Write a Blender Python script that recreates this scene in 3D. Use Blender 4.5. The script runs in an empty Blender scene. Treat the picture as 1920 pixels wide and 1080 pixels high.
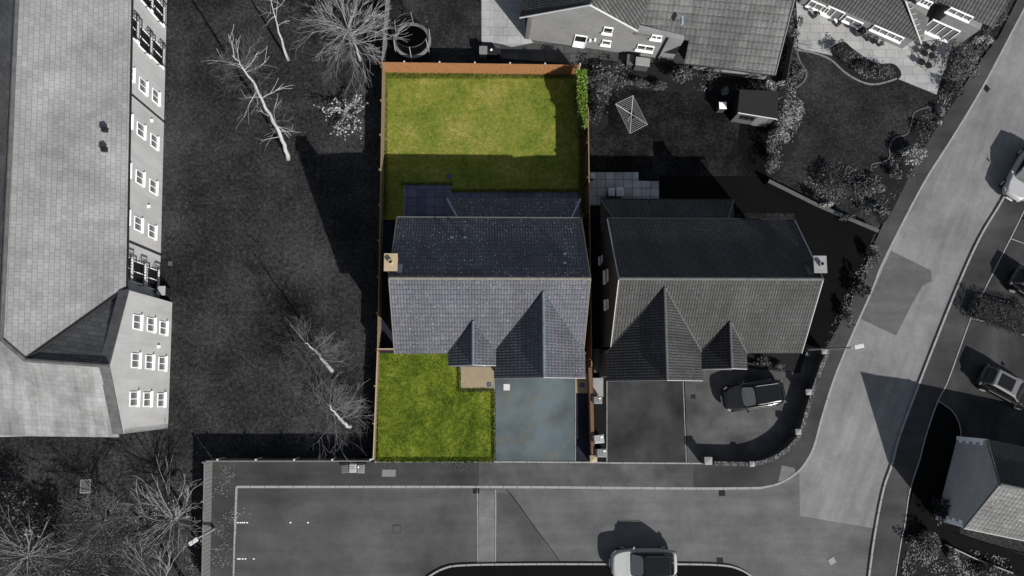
import bpy, math, random
import numpy as np
from mathutils import Vector, Matrix
random.seed(7)
SC = bpy.context.scene
C = SC.collection
# ------------------------------------------------------------------ camera
F, H, PW, PH = 1450.0, 52.0, 1920.0, 1080.0
_d = np.array([(900-960)/F, -(730-540)/F, -1.]); _d /= np.linalg.norm(_d)
_n = np.array([(920-960)/F, 10366/F, -1.]); _n -= _n.dot(_d)*_d; _n /= np.linalg.norm(_n)
_up = -_d
RM = np.array([np.cross(_n, _up), _n, _up])          # world = RM @ camera
cam = bpy.data.cameras.new('camera'); camo = bpy.data.objects.new('camera', cam); C.objects.link(camo)
cam.sensor_width = 36; cam.lens = F/PW*36; cam.clip_end = 2000
camo.matrix_world = Matrix.Translation((0, 0, H)) @ Matrix([list(r) for r in RM]).to_4x4()
SC.camera = camo
def W(px, py, z=0.0):
    r = RM @ np.array([(px-960)/F, -(py-540)/F, -1.]); t = (z-H)/r[2]
    return Vector((float(t*r[0]), float(t*r[1]), z))
def onwall(px, py, p0, n):                             # pixel ray meets the vertical plane through p0 with normal n
    r = RM @ np.array([(px-960)/F, -(py-540)/F, -1.]); r = Vector([float(a) for a in r])
    o = Vector((0, 0, H)); return o + r*((p0-o).dot(n)/r.dot(n))
# ------------------------------------------------------------------ light
SUN = Vector((.85, -1.13, 1.0)).normalized()
world = bpy.data.worlds.new('World'); SC.world = world; world.use_nodes = True
nt = world.node_tree; bg = nt.nodes['Background']
sky = nt.nodes.new('ShaderNodeTexSky'); sky.sky_type = 'NISHITA'; sky.sun_disc = False
sky.sun_elevation = math.asin(SUN.z); sky.sun_rotation = math.atan2(SUN.x, SUN.y)
hs = nt.nodes.new('ShaderNodeHueSaturation'); hs.inputs['Saturation'].default_value = .6
nt.links.new(sky.outputs[0], hs.inputs['Color']); nt.links.new(hs.outputs[0], bg.inputs[0])
bg.inputs[1].default_value = .078
sl = bpy.data.lights.new('sun', 'SUN'); sl.energy = 5; sl.angle = math.radians(.5); sl.color = (1, .975, .93)
so = bpy.data.objects.new('sun', sl); C.objects.link(so); so.rotation_euler = SUN.to_track_quat('Z', 'Y').to_euler()
so.location = (20, -30, 40)
SC.view_settings.view_transform = 'Standard'; SC.view_settings.look = 'None'; SC.view_settings.gamma = 1
SC.view_settings.exposure = .55
# ------------------------------------------------------------------ materials
MATS = {}
class NT:
    def __init__(s, name):
        s.m = bpy.data.materials.new(name); s.m.use_nodes = True; s.t = s.m.node_tree
        s.b = s.t.nodes['Principled BSDF']; s.tc = s.t.nodes.new('ShaderNodeTexCoord')
        MATS[name] = s.m
    def n(s, ty, **k):
        o = s.t.nodes.new(ty)
        for a, v in k.items():
            if a in o.inputs: o.inputs[a].default_value = v
            else: setattr(o, a, v)
        return o
    def l(s, a, b): s.t.links.new(a, b)
    def noise(s, scale, detail=4, rough=.6, src='Object', vec=None):
        o = s.n('ShaderNodeTexNoise'); o.inputs['Scale'].default_value = scale; o.inputs['Detail'].default_value = detail
        o.inputs['Roughness'].default_value = rough; s.l(vec or s.tc.outputs[src], o.inputs['Vector']); return o.outputs['Fac']
    def ramp(s, fac, stops):
        o = s.n('ShaderNodeValToRGB'); e = o.color_ramp.elements
        while len(e) < len(stops): e.new(.5)
        for i, (p, c) in enumerate(stops):
            e[i].position = p; e[i].color = (*c, 1) if len(c) == 3 else c
        s.l(fac, o.inputs[0]); return o.outputs[0]
    def mix(s, fac, a, b, mode='MIX'):
        o = s.n('ShaderNodeMix'); o.data_type = 'RGBA'; o.blend_type = mode
        for sock, v in ((o.inputs[0], fac), (o.inputs[6], a), (o.inputs[7], b)):
            if isinstance(v, (int, float)): sock.default_value = v
            elif isinstance(v, tuple): sock.default_value = (*v, 1)
            else: s.l(v, sock)
        return o.outputs[2]
    def bump(s, h, strength=.4, dist=.02):
        o = s.n('ShaderNodeBump'); o.inputs['Strength'].default_value = strength; o.inputs['Distance'].default_value = dist
        s.l(h, o.inputs['Height']); s.l(o.outputs[0], s.b.inputs['Normal'])
    def fin(s, col, rough=.85, spec=.25, metal=0):
        if isinstance(col, tuple): s.b.inputs['Base Color'].default_value = (*col, 1)
        else: s.l(col, s.b.inputs['Base Color'])
        s.b.inputs['Roughness'].default_value = rough; s.b.inputs['Specular IOR Level'].default_value = spec
        s.b.inputs['Metallic'].default_value = metal; return s.m
def sc(c, k): return tuple(max(0, x*k) for x in c)
def g(v): return (v*1.0, v*1.0, v*1.0)
def plain(name, c, rough=.7, var=.18, scale=3, spec=.25, metal=0, bump=0):
    t = NT(name); a = t.noise(scale, 5)
    col = t.mix(a, sc(c, 1-var), sc(c, 1+var))
    if bump: t.bump(t.noise(scale*6, 3), bump, .01)
    return t.fin(col, rough, spec, metal)
def gloss(name, c, rough=.25, spec=.5, metal=0): return NT(name).fin(c, rough, spec, metal)
def ground_mat(name, stops, big=.35, fine=9, amt=.6, bump=.5, rough=.95, stain=None):
    t = NT(name); a = t.noise(big, 6, .62); b = t.noise(fine, 5, .7); c2 = t.noise(fine*3.3, 3, .7)
    m = t.mix(.5, a, b); m2 = t.mix(amt*.5, m, c2)
    col = t.ramp(m2, stops)
    if stain:
        s2 = t.noise(stain[0], 3, .5); r = t.ramp(s2, [(.42, (0, 0, 0)), (.62, (1, 1, 1))]); col = t.mix(r, col, t.mix(1.0, col, stain[1], 'MULTIPLY'))
    t.bump(c2, bump, .03); return t.fin(col, rough, .1)
def asphalt(name, v, var=.22, big=.12, tint=(1, 1, 1), ang=0):
    t = NT(name); mp = t.n('ShaderNodeMapping'); mp.vector_type = 'TEXTURE'; mp.inputs['Scale'].default_value = (11, .9, 1); mp.inputs['Rotation'].default_value = (0, 0, math.radians(ang)); t.l(t.tc.outputs['Object'], mp.inputs['Vector']); st = t.noise(1., 4, .6, vec=mp.outputs[0]); sp = t.noise(.5, 8, .75); a = t.noise(big, 5, .55); b = t.noise(1.1, 6, .6); c2 = t.noise(28, 3, .8)
    c = tuple(v*x for x in tint)
    col = t.ramp(a, [(.3, sc(c, 1-var)), (.7, sc(c, 1+var))])
    col = t.mix(t.ramp(b, [(.3, (0, 0, 0)), (.75, (1, 1, 1))]), t.mix(1., col, g(.86), 'MULTIPLY'), col)
    col = t.mix(1., col, t.ramp(st, [(.36, g(.86)), (.64, g(1.1))]), 'MULTIPLY'); col = t.mix(1., col, t.ramp(sp, [(.33, g(.8)), (.5, g(1.)), (.66, g(1.14))]), 'MULTIPLY')
    col = t.mix(.35, col, t.mix(1., col, t.ramp(c2, [(.35, g(.45)), (.65, g(1.4))]), 'MULTIPLY'))
    t.bump(c2, .5, .01); return t.fin(col, .9, .2)
def masonry(name, c1, c2, mort, bw, bh, ms=.012, off=.5, bump=.6, big=.25, specks=0, rough=.85, src='UV', blotch=.5, spec=.25):
    t = NT(name); b = t.n('ShaderNodeTexBrick'); b.offset = off; b.inputs['Scale'].default_value = 1
    b.inputs['Brick Width'].default_value = bw; b.inputs['Row Height'].default_value = bh
    b.inputs['Mortar Size'].default_value = ms; b.inputs['Mortar Smooth'].default_value = .3; b.inputs['Bias'].default_value = 0
    b.inputs['Color1'].default_value = (*c1, 1); b.inputs['Color2'].default_value = (*c2, 1); b.inputs['Mortar'].default_value = (*mort, 1)
    t.l(t.tc.outputs[src], b.inputs['Vector'])
    n1 = t.noise(big, 6, .65, src); n2 = t.noise(14, 4, .7, src)
    col = t.mix(blotch, b.outputs['Color'], t.mix(1., b.outputs['Color'], t.ramp(n1, [(.3, g(.55)), (.7, g(1.35))]), 'MULTIPLY'))
    col = t.mix(.35, col, t.mix(1., col, t.ramp(n2, [(.3, g(.6)), (.7, g(1.3))]), 'MULTIPLY'))
    if specks:
        v = t.n('ShaderNodeTexVoronoi'); v.inputs['Scale'].default_value = 3.4; t.l(t.tc.outputs[src], v.inputs['Vector'])
        w = t.n('ShaderNodeTexVoronoi'); w.inputs['Scale'].default_value = 6.1; t.l(t.tc.outputs[src], w.inputs['Vector'])
        cl = t.ramp(t.noise(.5, 4, .6, src), [(.42, (0, 0, 0)), (.6, (1, 1, 1))])
        s1 = t.ramp(v.outputs['Distance'], [(.10, (1, 1, 1)), (.15, (0, 0, 0))])
        s2 = t.mix(1., t.ramp(w.outputs['Distance'], [(.13, (1, 1, 1)), (.2, (0, 0, 0))]), cl, 'MULTIPLY')
        col = t.mix(t.mix(1., s1, g(specks), 'MULTIPLY'), col, g(.36)); col = t.mix(t.mix(1., s2, g(specks), 'MULTIPLY'), col, g(.42))
    t.bump(b.outputs['Fac'], -bump, .03); return t.fin(col, rough, spec)

M = {}
def tiles(name, c, rib=.165, ribd=.5, course=.34, cd=.5, var=.35, specks=0, tint2=None, rough=.7, lichen=.4, big=.3):
    t = NT(name); uv = t.tc.outputs['UV']
    def wave(period, axis, prof):
        w = t.n('ShaderNodeTexWave'); w.bands_direction = axis; w.wave_profile = prof
        w.inputs['Scale'].default_value = 2*math.pi/20/period; w.inputs['Distortion'].default_value = .25; w.inputs['Detail'].default_value = 1
        w.inputs['Detail Scale'].default_value = 1.5; t.l(uv, w.inputs['Vector']); return w.outputs['Fac']
    wx = wave(rib, 'X', 'SIN'); wy = wave(course, 'Y', 'SAW')
    b = t.n('ShaderNodeTexBrick'); b.offset = .5; b.inputs['Scale'].default_value = 1; b.inputs['Brick Width'].default_value = rib*2; b.inputs['Row Height'].default_value = course; b.inputs['Mortar Size'].default_value = 0
    b.inputs['Color1'].default_value = (*sc(c, 1-var*.45), 1); b.inputs['Color2'].default_value = (*sc(tint2 or c, 1+var*.6), 1); t.l(uv, b.inputs['Vector'])
    n1 = t.noise(big, 6, .65, 'UV'); n2 = t.noise(9, 5, .75, 'UV')
    col = t.mix(1., b.outputs['Color'], t.ramp(n1, [(.32, g(1-var)), (.68, g(1+var))]), 'MULTIPLY')
    col = t.mix(1., col, t.ramp(n2, [(.32, g(.62)), (.68, g(1.4))]), 'MULTIPLY')
    col = t.mix(1., col, t.ramp(wx, [(0, g(1-ribd)), (.5, g(1.1))]), 'MULTIPLY')
    col = t.mix(1., col, t.ramp(wy, [(0, g(1.12)), (.75, g(1.)), (.97, g(1-cd))]), 'MULTIPLY')
    if specks:
        cl = t.ramp(t.noise(.45, 5, .65, 'UV'), [(.45, (0, 0, 0)), (.62, (1, 1, 1))])
        for s_, thr, msk in ((5.3, .13, None), (9.5, .17, cl)):
            v = t.n('ShaderNodeTexVoronoi'); v.inputs['Scale'].default_value = s_; t.l(uv, v.inputs['Vector'])
            rnd_ = t.ramp(t.noise(1.6*s_, 1, .5, 'UV'), [(.50, (0, 0, 0)), (.60, (1, 1, 1))])
            s1 = t.mix(1., t.ramp(v.outputs['Distance'], [(thr, (1, 1, 1)), (thr*1.7, (0, 0, 0))]), rnd_, 'MULTIPLY')
            if msk: s1 = t.mix(1., s1, msk, 'MULTIPLY')
            col = t.mix(t.mix(1., s1, g(specks), 'MULTIPLY'), col, g(lichen))
    t.bump(t.mix(.5, wx, t.mix(1., g(1.), wy, 'SUBTRACT')), .6, .04); return t.fin(col, rough, .2)
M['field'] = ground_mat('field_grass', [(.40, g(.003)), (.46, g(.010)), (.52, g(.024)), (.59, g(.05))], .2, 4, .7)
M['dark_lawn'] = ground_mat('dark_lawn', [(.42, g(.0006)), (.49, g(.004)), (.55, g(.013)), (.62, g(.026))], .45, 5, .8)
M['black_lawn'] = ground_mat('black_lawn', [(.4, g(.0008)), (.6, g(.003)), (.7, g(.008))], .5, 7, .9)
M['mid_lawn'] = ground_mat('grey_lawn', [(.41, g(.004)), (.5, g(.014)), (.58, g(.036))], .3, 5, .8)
M['soil'] = ground_mat('bed_soil', [(.3, g(.005)), (.5, g(.011)), (.7, g(.022))], .8, 9, .9, .8)
M['back_lawn'] = ground_mat('back_lawn', [(.39, (.040, .070, .009)), (.455, (.088, .118, .015)), (.515, (.130, .140, .022)), (.56, (.185, .172, .040)), (.63, (.28, .24, .10))], .38, 4, .75, .8)
M['front_lawn'] = ground_mat('front_lawn', [(.40, (.012, .024, .002)), (.46, (.040, .066, .005)), (.54, (.090, .115, .010)), (.61, (.17, .185, .03))], .6, 5, .75)
M['road_pale'] = asphalt('pale_asphalt', .158, .16, ang=66)
M['road_side'] = asphalt('side_asphalt', .094, .28)
M['road_patch'] = asphalt('patch_asphalt', .080, .15)
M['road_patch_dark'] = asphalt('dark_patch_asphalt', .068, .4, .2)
M['parking'] = asphalt('parking_asphalt', .064, .5, .09)
M['pavement'] = asphalt('pavement_asphalt', .038, .4, .2)
M['pave_pale'] = asphalt('worn_pavement', .068, .3, .25)
M['hard'] = asphalt('hardstanding', .062, .6, .35)
M['drive_dark'] = asphalt('neighbour_drive', .028, .6, .35, ang=90)
M['drive_blue'] = asphalt('drive_asphalt', .100, .34, .3, (.84, 1.02, 1.14))
_t = NT('drive_stained'); _n1 = _t.noise(.33, 4, .55); _n2 = _t.noise(.8, 5, .6); _c = _t.ramp(_n1, [(.36, (.040, .049, .054)), (.5, (.060, .076, .086)), (.62, (.078, .101, .113))]); _c = _t.mix(_t.ramp(_n2, [(.52, (0, 0, 0)), (.68, (.6, .6, .6))]), _c, (.085, .082, .055)); _f = _t.noise(30, 3, .8); _c = _t.mix(.35, _c, _t.mix(1., _c, _t.ramp(_f, [(.35, g(.5)), (.65, g(1.4))]), 'MULTIPLY')); _t.bump(_f, .4, .01); M['drive_blue'] = _t.fin(_c, .85, .25)
M['navy_strip'] = asphalt('navy_gravel', .012, .3, .5, (.8, .9, 1.6))
M['black_gravel'] = ground_mat('black_gravel', [(.3, g(.003)), (.55, g(.008)), (.7, g(.03))], .8, 14, 1)
M['kerb'] = plain('kerb_stone', g(.21), .8, .25, 2)
M['strip'] = asphalt('crossing_concrete', .125, .25, .4)
M['beige'] = plain('beige_concrete', (.21, .175, .115), .85, .22, 2.5)
M['slab_navy'] = masonry('navy_slabs', (.075, .08, .125), (.12, .125, .16), (.03, .03, .05), .62, .62, .02, 0, .5, .8, .0, .8, 'Object', .8)
M['slab_pale'] = masonry('pale_slabs', g(.30), g(.24), g(.17), .95, .62, .02, .3, .3, .35, 0, .8, 'Object', .7)
M['slab_grey'] = masonry('grey_slabs', g(.36), g(.24), g(.10), .62, .6, .025, 0, .3, .6, 0, .8, 'Object', .8)
M['slab_dark'] = masonry('dark_slabs', g(.060), g(.030), g(.012), .9, .62, .02, .4, .3, .5, 0, .8, 'Object', .9)
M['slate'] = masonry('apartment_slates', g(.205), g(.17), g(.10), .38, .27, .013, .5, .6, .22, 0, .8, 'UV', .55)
M['slate2'] = masonry('apartment_slates_streaked', g(.21), g(.175), g(.13), .5, .3, .01, .5, .4, .3, 0, .8, 'UV', .8)
def stain(mat, sx, sy, lo, hi):
    t = mat.node_tree; b = t.nodes['Principled BSDF']; old = b.inputs['Base Color'].links[0].from_socket
    tc = t.nodes.new('ShaderNodeTexCoord'); mp = t.nodes.new('ShaderNodeMapping'); mp.inputs['Scale'].default_value = (sx, sy, 1); t.links.new(tc.outputs['UV'], mp.inputs['Vector'])
    n = t.nodes.new('ShaderNodeTexNoise'); n.inputs['Scale'].default_value = 1; n.inputs['Detail'].default_value = 6; n.inputs['Roughness'].default_value = .65; t.links.new(mp.outputs[0], n.inputs['Vector'])
    r = t.nodes.new('ShaderNodeValToRGB'); r.color_ramp.elements[0].position = .38; r.color_ramp.elements[0].color = (lo, lo, lo, 1); r.color_ramp.elements[1].position = .6; r.color_ramp.elements[1].color = (hi, hi, hi, 1); t.links.new(n.outputs['Fac'], r.inputs[0])
    m = t.nodes.new('ShaderNodeMix'); m.data_type = 'RGBA'; m.blend_type = 'MULTIPLY'; m.inputs[0].default_value = 1; t.links.new(old, m.inputs[6]); t.links.new(r.outputs[0], m.inputs[7]); t.links.new(m.outputs[2], b.inputs['Base Color'])
stain(M['slate'], .5, .3, .85, 1.06); stain(M['slate2'], 1.6, .18, .74, 1.1); 
M['slate_dark'] = masonry('apartment_slates_shaded', g(.085), g(.06), g(.025), .5, .3, .015, .5, .5, .5, 0, .8, 'UV', .9)  # shade of the west and north slopes painted into darker slates
M['tile_navy'] = tiles('navy_tiles', (.062, .064, .079), .17, .32, .33, .5, .14, 1.0, (.067, .068, .079), lichen=.7)
M['tile_navy_clean'] = tiles('navy_tiles_less_lichen', (.062, .064, .079), .17, .32, .33, .5, .14, 0.28, (.067, .068, .079), lichen=.7)
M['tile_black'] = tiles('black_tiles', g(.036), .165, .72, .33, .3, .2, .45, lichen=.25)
M['tile_north'] = tiles('north_tiles', g(.070), .33, .12, .46, .5, .3, .55, lichen=.3)
M['tile_rib'] = tiles('ribbed_tiles', g(.052), .24, .75, .38, .3, .25)
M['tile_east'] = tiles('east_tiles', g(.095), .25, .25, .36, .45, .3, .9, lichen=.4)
stain(M['tile_navy'], .7, .1, .85, 1.08); stain(M['tile_navy_clean'], .7, .1, .85, 1.08); stain(M['tile_north'], .8, .12, .75, 1.1); stain(M['tile_black'], .8, .1, .8, 1.12)
M['ridge_navy'] = plain('ridge_tile_navy', (.13, .12, .10), .8, .5, 3)
M['ridge_grey'] = plain('ridge_tile_grey', g(.085), .8, .4, 3)
M['render'] = plain('pale_render', g(.36), .85, .10, .6)
stain(M['render'], 1.2, .15, .88, 1.05)
M['brick_grey'] = masonry('grey_brick', g(.20), g(.165), g(.14), .225, .075, .01, .5, .4, .5, 0, .85, 'UV', .35)
M['brick_dark'] = masonry('dark_brick', g(.06), g(.045), g(.05), .225, .075, .01, .5, .4, .5, 0, .85, 'UV', .4)
M['brick_buff'] = masonry('buff_brick', (.24, .17, .11), (.2, .13, .09), (.2, .18, .14), .225, .075, .01, .5, .4, .5, 0, .85, 'UV', .4)
M['brick_red'] = masonry('red_brick', (.10, .035, .018), (.13, .06, .025), (.1, .09, .07), .225, .075, .01, .5, .4, .9, 0, .85, 'UV', .5)
M['brick_wall'] = masonry('estate_brick', g(.15), g(.02), g(.015), .12, .22, .02, .5, .5, .9, 0, .85, 'Object', .5)
M['coping'] = plain('coping_stone', g(.20), .85, .25, 3)
M['coping_dark'] = plain('coping_weathered', g(.07), .9, .7, 2)
M['coping_buff'] = plain('coping_buff', (.3, .24, .16), .85, .2, 3)
M['fence_orange'] = plain('orange_fence', (.225, .105, .044), .8, .5, 4)
M['fence_brown'] = plain('brown_fence', (.085, .035, .018), .85, .4, 4)
M['fence_tan'] = plain('tan_fence', (.16, .12, .07), .85, .4, 4)
M['fence_grey'] = plain('grey_fence', g(.13), .85, .3, 5)
M['fence_dark'] = plain('dark_fence', g(.035), .85, .4, 5)
M['bark_pale'] = plain('pale_bark', g(.30), .85, .3, 5)
M['bark_mid'] = plain('mid_bark', g(.14), .85, .35, 5)
M['bark_fine'] = plain('fine_bark', g(.21), .85, .35, 5)
M['bark_faint'] = plain('faint_bark', g(.085), .9, .3, 5)
M['bark_dark'] = plain('dark_bark', g(.055), .9, .4, 5)
M['white'] = plain('white_frame', g(.8), .45, .05, 2)
M['white_dull'] = plain('dull_white', g(.4), .6, .15, 2)
M['glass'] = gloss('window_glass', g(.012), .06, .5)
M['glass_grey'] = gloss('blind_glass', g(.12), .2, .5)
M['metal_black'] = plain('black_metal', g(.012), .5, .2, 3)
M['metal_grey'] = plain('grey_metal', g(.3), .45, .1, 3, .4)
M['ridge_blue'] = plain('gable_ridge', (.065, .078, .095), .8, .6, 4)
M['ridge_mid'] = plain('gable_ridge_weathered', (.10, .118, .14), .75, .6, 4)
M['lead'] = plain('lead_flashing', (.22, .27, .34), .5, .35, 4)
M['bin'] = plain('bin_plastic', g(.14), .5, .15, 3, .4)
M['bin_pale'] = plain('pale_bin_plastic', g(.26), .5, .12, 3, .4)
M['bin_dark'] = plain('dark_bin_plastic', g(.04), .5, .2, 3, .4)
M['rubber'] = gloss('tyre_rubber', g(.01), .8, .2)
M['paint_silver'] = gloss('silver_paint', g(.30), .35, .5, .05)
M['paint_grey'] = gloss('grey_paint', g(.12), .35, .5, .1)
M['paint_black'] = gloss('black_paint', g(.006), .12, .6)
M['chrome'] = gloss('chrome_trim', g(.7), .12, .5, 1)
M['car_glass'] = gloss('car_glass', g(.006), .12, .4)
M['dash'] = gloss('windscreen_glass', g(.10), .15, .6)
M['lamp_glass'] = gloss('headlamp_glass', g(.2), .15, .6)
M['tail'] = gloss('tail_lamp', g(.08), .2, .5)
M['iron'] = plain('iron_grate', g(.006), .7, .3, 6)
M['cover'] = plain('cover_metal', g(.075), .7, .3, 6)
M['blue_cover'] = plain('blue_cover', (.05, .065, .11), .7, .2, 6)
M['mat_black'] = gloss('trampoline_mat', g(.0015), 1, 0)
M['net'] = gloss('trampoline_net', g(.01), .8, .2)
def leafmat(name, c, var=.5): return plain(name, c, .6, var, 5, .3)
M['earth'] = ground_mat('border_earth', [(.4, (.03, .035, .008)), (.5, (.07, .05, .018)), (.6, (.10, .07, .03))], .8, 5, .8)
M['leaf_green'] = leafmat('hedge_leaf', (.10, .155, .018), .6)
M['leaf_dark'] = leafmat('dark_leaf', g(.022), .7)
M['leaf_mid'] = leafmat('mid_leaf', g(.065), .6)
M['leaf_light'] = leafmat('light_leaf', g(.18), .5)
M['leaf_pale'] = leafmat('pale_leaf', g(.3), .4)
M['leaf_black'] = leafmat('black_leaf', g(.008), .6)
M['field_blade'] = ground_mat('field_blades', [(.35, g(.008)), (.6, g(.02)), (.75, g(.035))], .2, 2, .5, 0)
M['lawn_blade'] = ground_mat('lawn_blades', [(.4, (.02, .036, .004)), (.5, (.065, .092, .009)), (.62, (.15, .16, .025))], .4, 2, .5, 0)
M['lawn_blade_back'] = ground_mat('back_lawn_blades', [(.4, (.045, .07, .009)), (.5, (.10, .12, .017)), (.62, (.19, .17, .045))], .35, 2, .5, 0)
# ------------------------------------------------------------------ mesh helpers
class MB:
    def __init__(s): s.v = []; s.f = []
    def face(s, pts):
        i = len(s.v); s.v += [tuple(p) for p in pts]; s.f.append(tuple(range(i, i+len(pts)))); return s
    def hexa(s, b, t):                                 # bottom ring, top ring (same count, ccw from above)
        i = len(s.v); n = len(b); s.v += [tuple(p) for p in b]+[tuple(p) for p in t]
        s.f.append(tuple(i+k for k in reversed(range(n)))); s.f.append(tuple(i+n+k for k in range(n)))
        for k in range(n): j = (k+1) % n; s.f.append((i+k, i+j, i+n+j, i+n+k))
        return s
    def box(s, c, x, y, z, rz=0):                      # full sizes
        ca, sa = math.cos(rz), math.sin(rz); q = []
        for a, b in ((-1, -1), (1, -1), (1, 1), (-1, 1)):
            dx, dy = a*x/2, b*y/2; q.append((c[0]+dx*ca-dy*sa, c[1]+dx*sa+dy*ca))
        return s.hexa([(p[0], p[1], c[2]-z/2) for p in q], [(p[0], p[1], c[2]+z/2) for p in q])
    def obox(s, c, u, v, w):                           # centre and half-vectors
        c = Vector(c); r = [c-u-v, c+u-v, c+u+v, c-u+v]
        return s.hexa([p-w for p in r], [p+w for p in r])
    def prism(s, pts, z0, z1):
        a = sum(pts[k][0]*pts[(k+1) % len(pts)][1]-pts[(k+1) % len(pts)][0]*pts[k][1] for k in range(len(pts)))
        if a < 0: pts = pts[::-1]
        return s.hexa([(p[0], p[1], z0) for p in pts], [(p[0], p[1], z1) for p in pts])
    def slab(s, pts, t=.12):                           # sloping polygon with thickness below
        pts = [Vector(p) for p in pts]; n = Vector((0, 0, 0))
        for k in range(len(pts)): n += pts[k].cross(pts[(k+1) % len(pts)])
        if n.z < 0: pts = pts[::-1]; n = -n
        n.normalize(); return s.hexa([p-n*t for p in pts], pts)
    def tube(s, pts, rad, n=6, cap=True):
        pts = [Vector(p) for p in pts]; rings = []
        for k, p in enumerate(pts):
            d = (pts[min(k+1, len(pts)-1)]-pts[max(k-1, 0)])
            if d.length < 1e-9: d = Vector((0, 0, 1))
            d.normalize(); a = d.cross(Vector((0, 0, 1)) if abs(d.z) < .9 else Vector((1, 0, 0))).normalized(); b = d.cross(a)
            r = rad[k] if isinstance(rad, (list, tuple)) else rad
            i = len(s.v)
            s.v += [tuple(p+(a*math.cos(2*math.pi*j/n)+b*math.sin(2*math.pi*j/n))*r) for j in range(n)]; rings.append(i)
        for q in range(len(rings)-1):
            for j in range(n): s.f.append((rings[q]+j, rings[q]+(j+1) % n, rings[q+1]+(j+1) % n, rings[q+1]+j))
        if cap: s.f.append(tuple(rings[0]+j for j in reversed(range(n)))); s.f.append(tuple(rings[-1]+j for j in range(n)))
        return s
    def lathe(s, c, prof, n=20):                       # prof: (r, z) pairs
        c = Vector(c); i0 = len(s.v)
        for r, z in prof: s.v += [(c.x+r*math.cos(2*math.pi*j/n), c.y+r*math.sin(2*math.pi*j/n), c.z+z) for j in range(n)]
        for q in range(len(prof)-1):
            for j in range(n): a = i0+q*n; s.f.append((a+j, a+(j+1) % n, a+n+(j+1) % n, a+n+j))
        return s
def obj(name, mb, mat, parent=None, smooth=False, bevel=0, off=None, **props):
    me = bpy.data.meshes.new(name); me.from_pydata(mb.v, [], mb.f); me.update()
    uv = me.uv_layers.new(name='UVMap'); co = [v.co for v in me.vertices]
    for p in me.polygons:
        n = p.normal
        if abs(n.z) > .995: u, v = Vector((1, 0, 0)), Vector((0, 1, 0))
        else: u = Vector((0, 0, 1)).cross(n).normalized(); v = n.cross(u)
        for li in p.loop_indices: c = co[me.loops[li].vertex_index]; uv.data[li].uv = (c.dot(u), c.dot(v))
    if smooth: me.polygons.foreach_set('use_smooth', [len(p.vertices) < 5 for p in me.polygons])
    me.materials.append(M[mat] if isinstance(mat, str) else mat)
    o = bpy.data.objects.new(name, me); C.objects.link(o)
    if parent:
        o.parent = parent; r = parent
        if not props.pop('local', False):
            t = Vector(parent.location)
            while r.parent: r = r.parent; t += Vector(r.location)
            o.location = -t
    if bevel:
        b = o.modifiers.new('bevel', 'BEVEL'); b.width = bevel; b.segments = 2; b.limit_method = 'ANGLE'
    for k, v in props.items():
        if v: o[k] = v
    return o
def thing(name, label, cat, loc=(0, 0, 0), rz=0, group=None):
    o = bpy.data.objects.new(name, None); C.objects.link(o); o.location = loc; o.rotation_euler = (0, 0, rz)
    o['label'] = label; o['category'] = cat; o.empty_display_size = .3
    if group: o['group'] = group
    return o
def kids(o): return [c for c in C.objects if c.parent == o]
def dup(root, loc, rz, label, group=None):
    r = root.copy(); C.objects.link(r); r.location = loc; r.rotation_euler = (0, 0, rz); r['label'] = label
    if group: r['group'] = group
    for ch in kids(root):
        c = ch.copy(); C.objects.link(c); c.parent = r
        for gch in kids(ch):
            d = gch.copy(); C.objects.link(d); d.parent = c
    return r
def struct(name, mb, mat, **k): return obj(name, mb, mat, kind='structure', **k)
def pp(pts, z=0): return [W(x, y, z) for x, y in pts]
def sheet(name, pts, z, mat):
    m = MB(); q = pp(pts, z); a = sum(q[k].x*q[(k+1) % len(q)].y-q[(k+1) % len(q)].x*q[k].y for k in range(len(q)))
    m.face(q if a > 0 else q[::-1]); return struct(name, m, mat)
def slabpx(name, pts, z1, mat, z0=-.05):
    m = MB().prism(pp(pts, z1), z0, z1); return struct(name, m, mat)
def smooth_line(pts, n=6):
    out = []
    for i in range(len(pts)-1):
        p0 = pts[max(i-1, 0)]; p1 = pts[i]; p2 = pts[i+1]; p3 = pts[min(i+2, len(pts)-1)]
        for k in range(n):
            t = k/n; out.append(tuple(.5*((2*p1[j])+(-p0[j]+p2[j])*t+(2*p0[j]-5*p1[j]+4*p2[j]-p3[j])*t*t+(-p0[j]+3*p1[j]-3*p2[j]+p3[j])*t**3) for j in (0, 1)))
    out.append(tuple(pts[-1])); return out
def strip(m, pts3, w, z0, z1, shift=0):                # a continuous raised band following points
    n = len(pts3); L, R = [], []
    for k in range(n):
        d = pts3[min(k+1, n-1)]-pts3[max(k-1, 0)]; d.z = 0; d.normalize(); s_ = Vector((-d.y, d.x, 0))
        L.append(pts3[k]+s_*(w/2+shift)); R.append(pts3[k]-s_*(w/2-shift))
    for k in range(n-1):
        q = [R[k], R[k+1], L[k+1], L[k]]
        m.hexa([(p.x, p.y, z0) for p in q], [(p.x, p.y, z1) for p in q])
    return m
def kerb(name, pts, w=.13, z=.115, n=6, curve=True, mat='kerb'):
    line = smooth_line(pts, n) if curve else pts
    q = pp(line, z); m = MB(); step = .91; cur = [q[0]]; acc = 0
    for k in range(len(q)-1):
        a, b = q[k], q[k+1]; L = (b-a).length; pos = 0
        while acc+(L-pos) >= step:
            pos += step-acc; p = a.lerp(b, pos/L); cur.append(p)
            e = cur[-1]-cur[-2]; cur[-1] = cur[-1]-e.normalized()*min(.03, e.length*.5); strip(m, cur, w, -.04, z+random.uniform(-.004, .003)); cur = [p.copy()]; acc = 0
        acc += L-pos
        if (b-cur[-1]).length > 1e-4: cur.append(b)
    if len(cur) > 1: strip(m, cur, w, -.04, z)
    return struct(name, m, mat)
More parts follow.
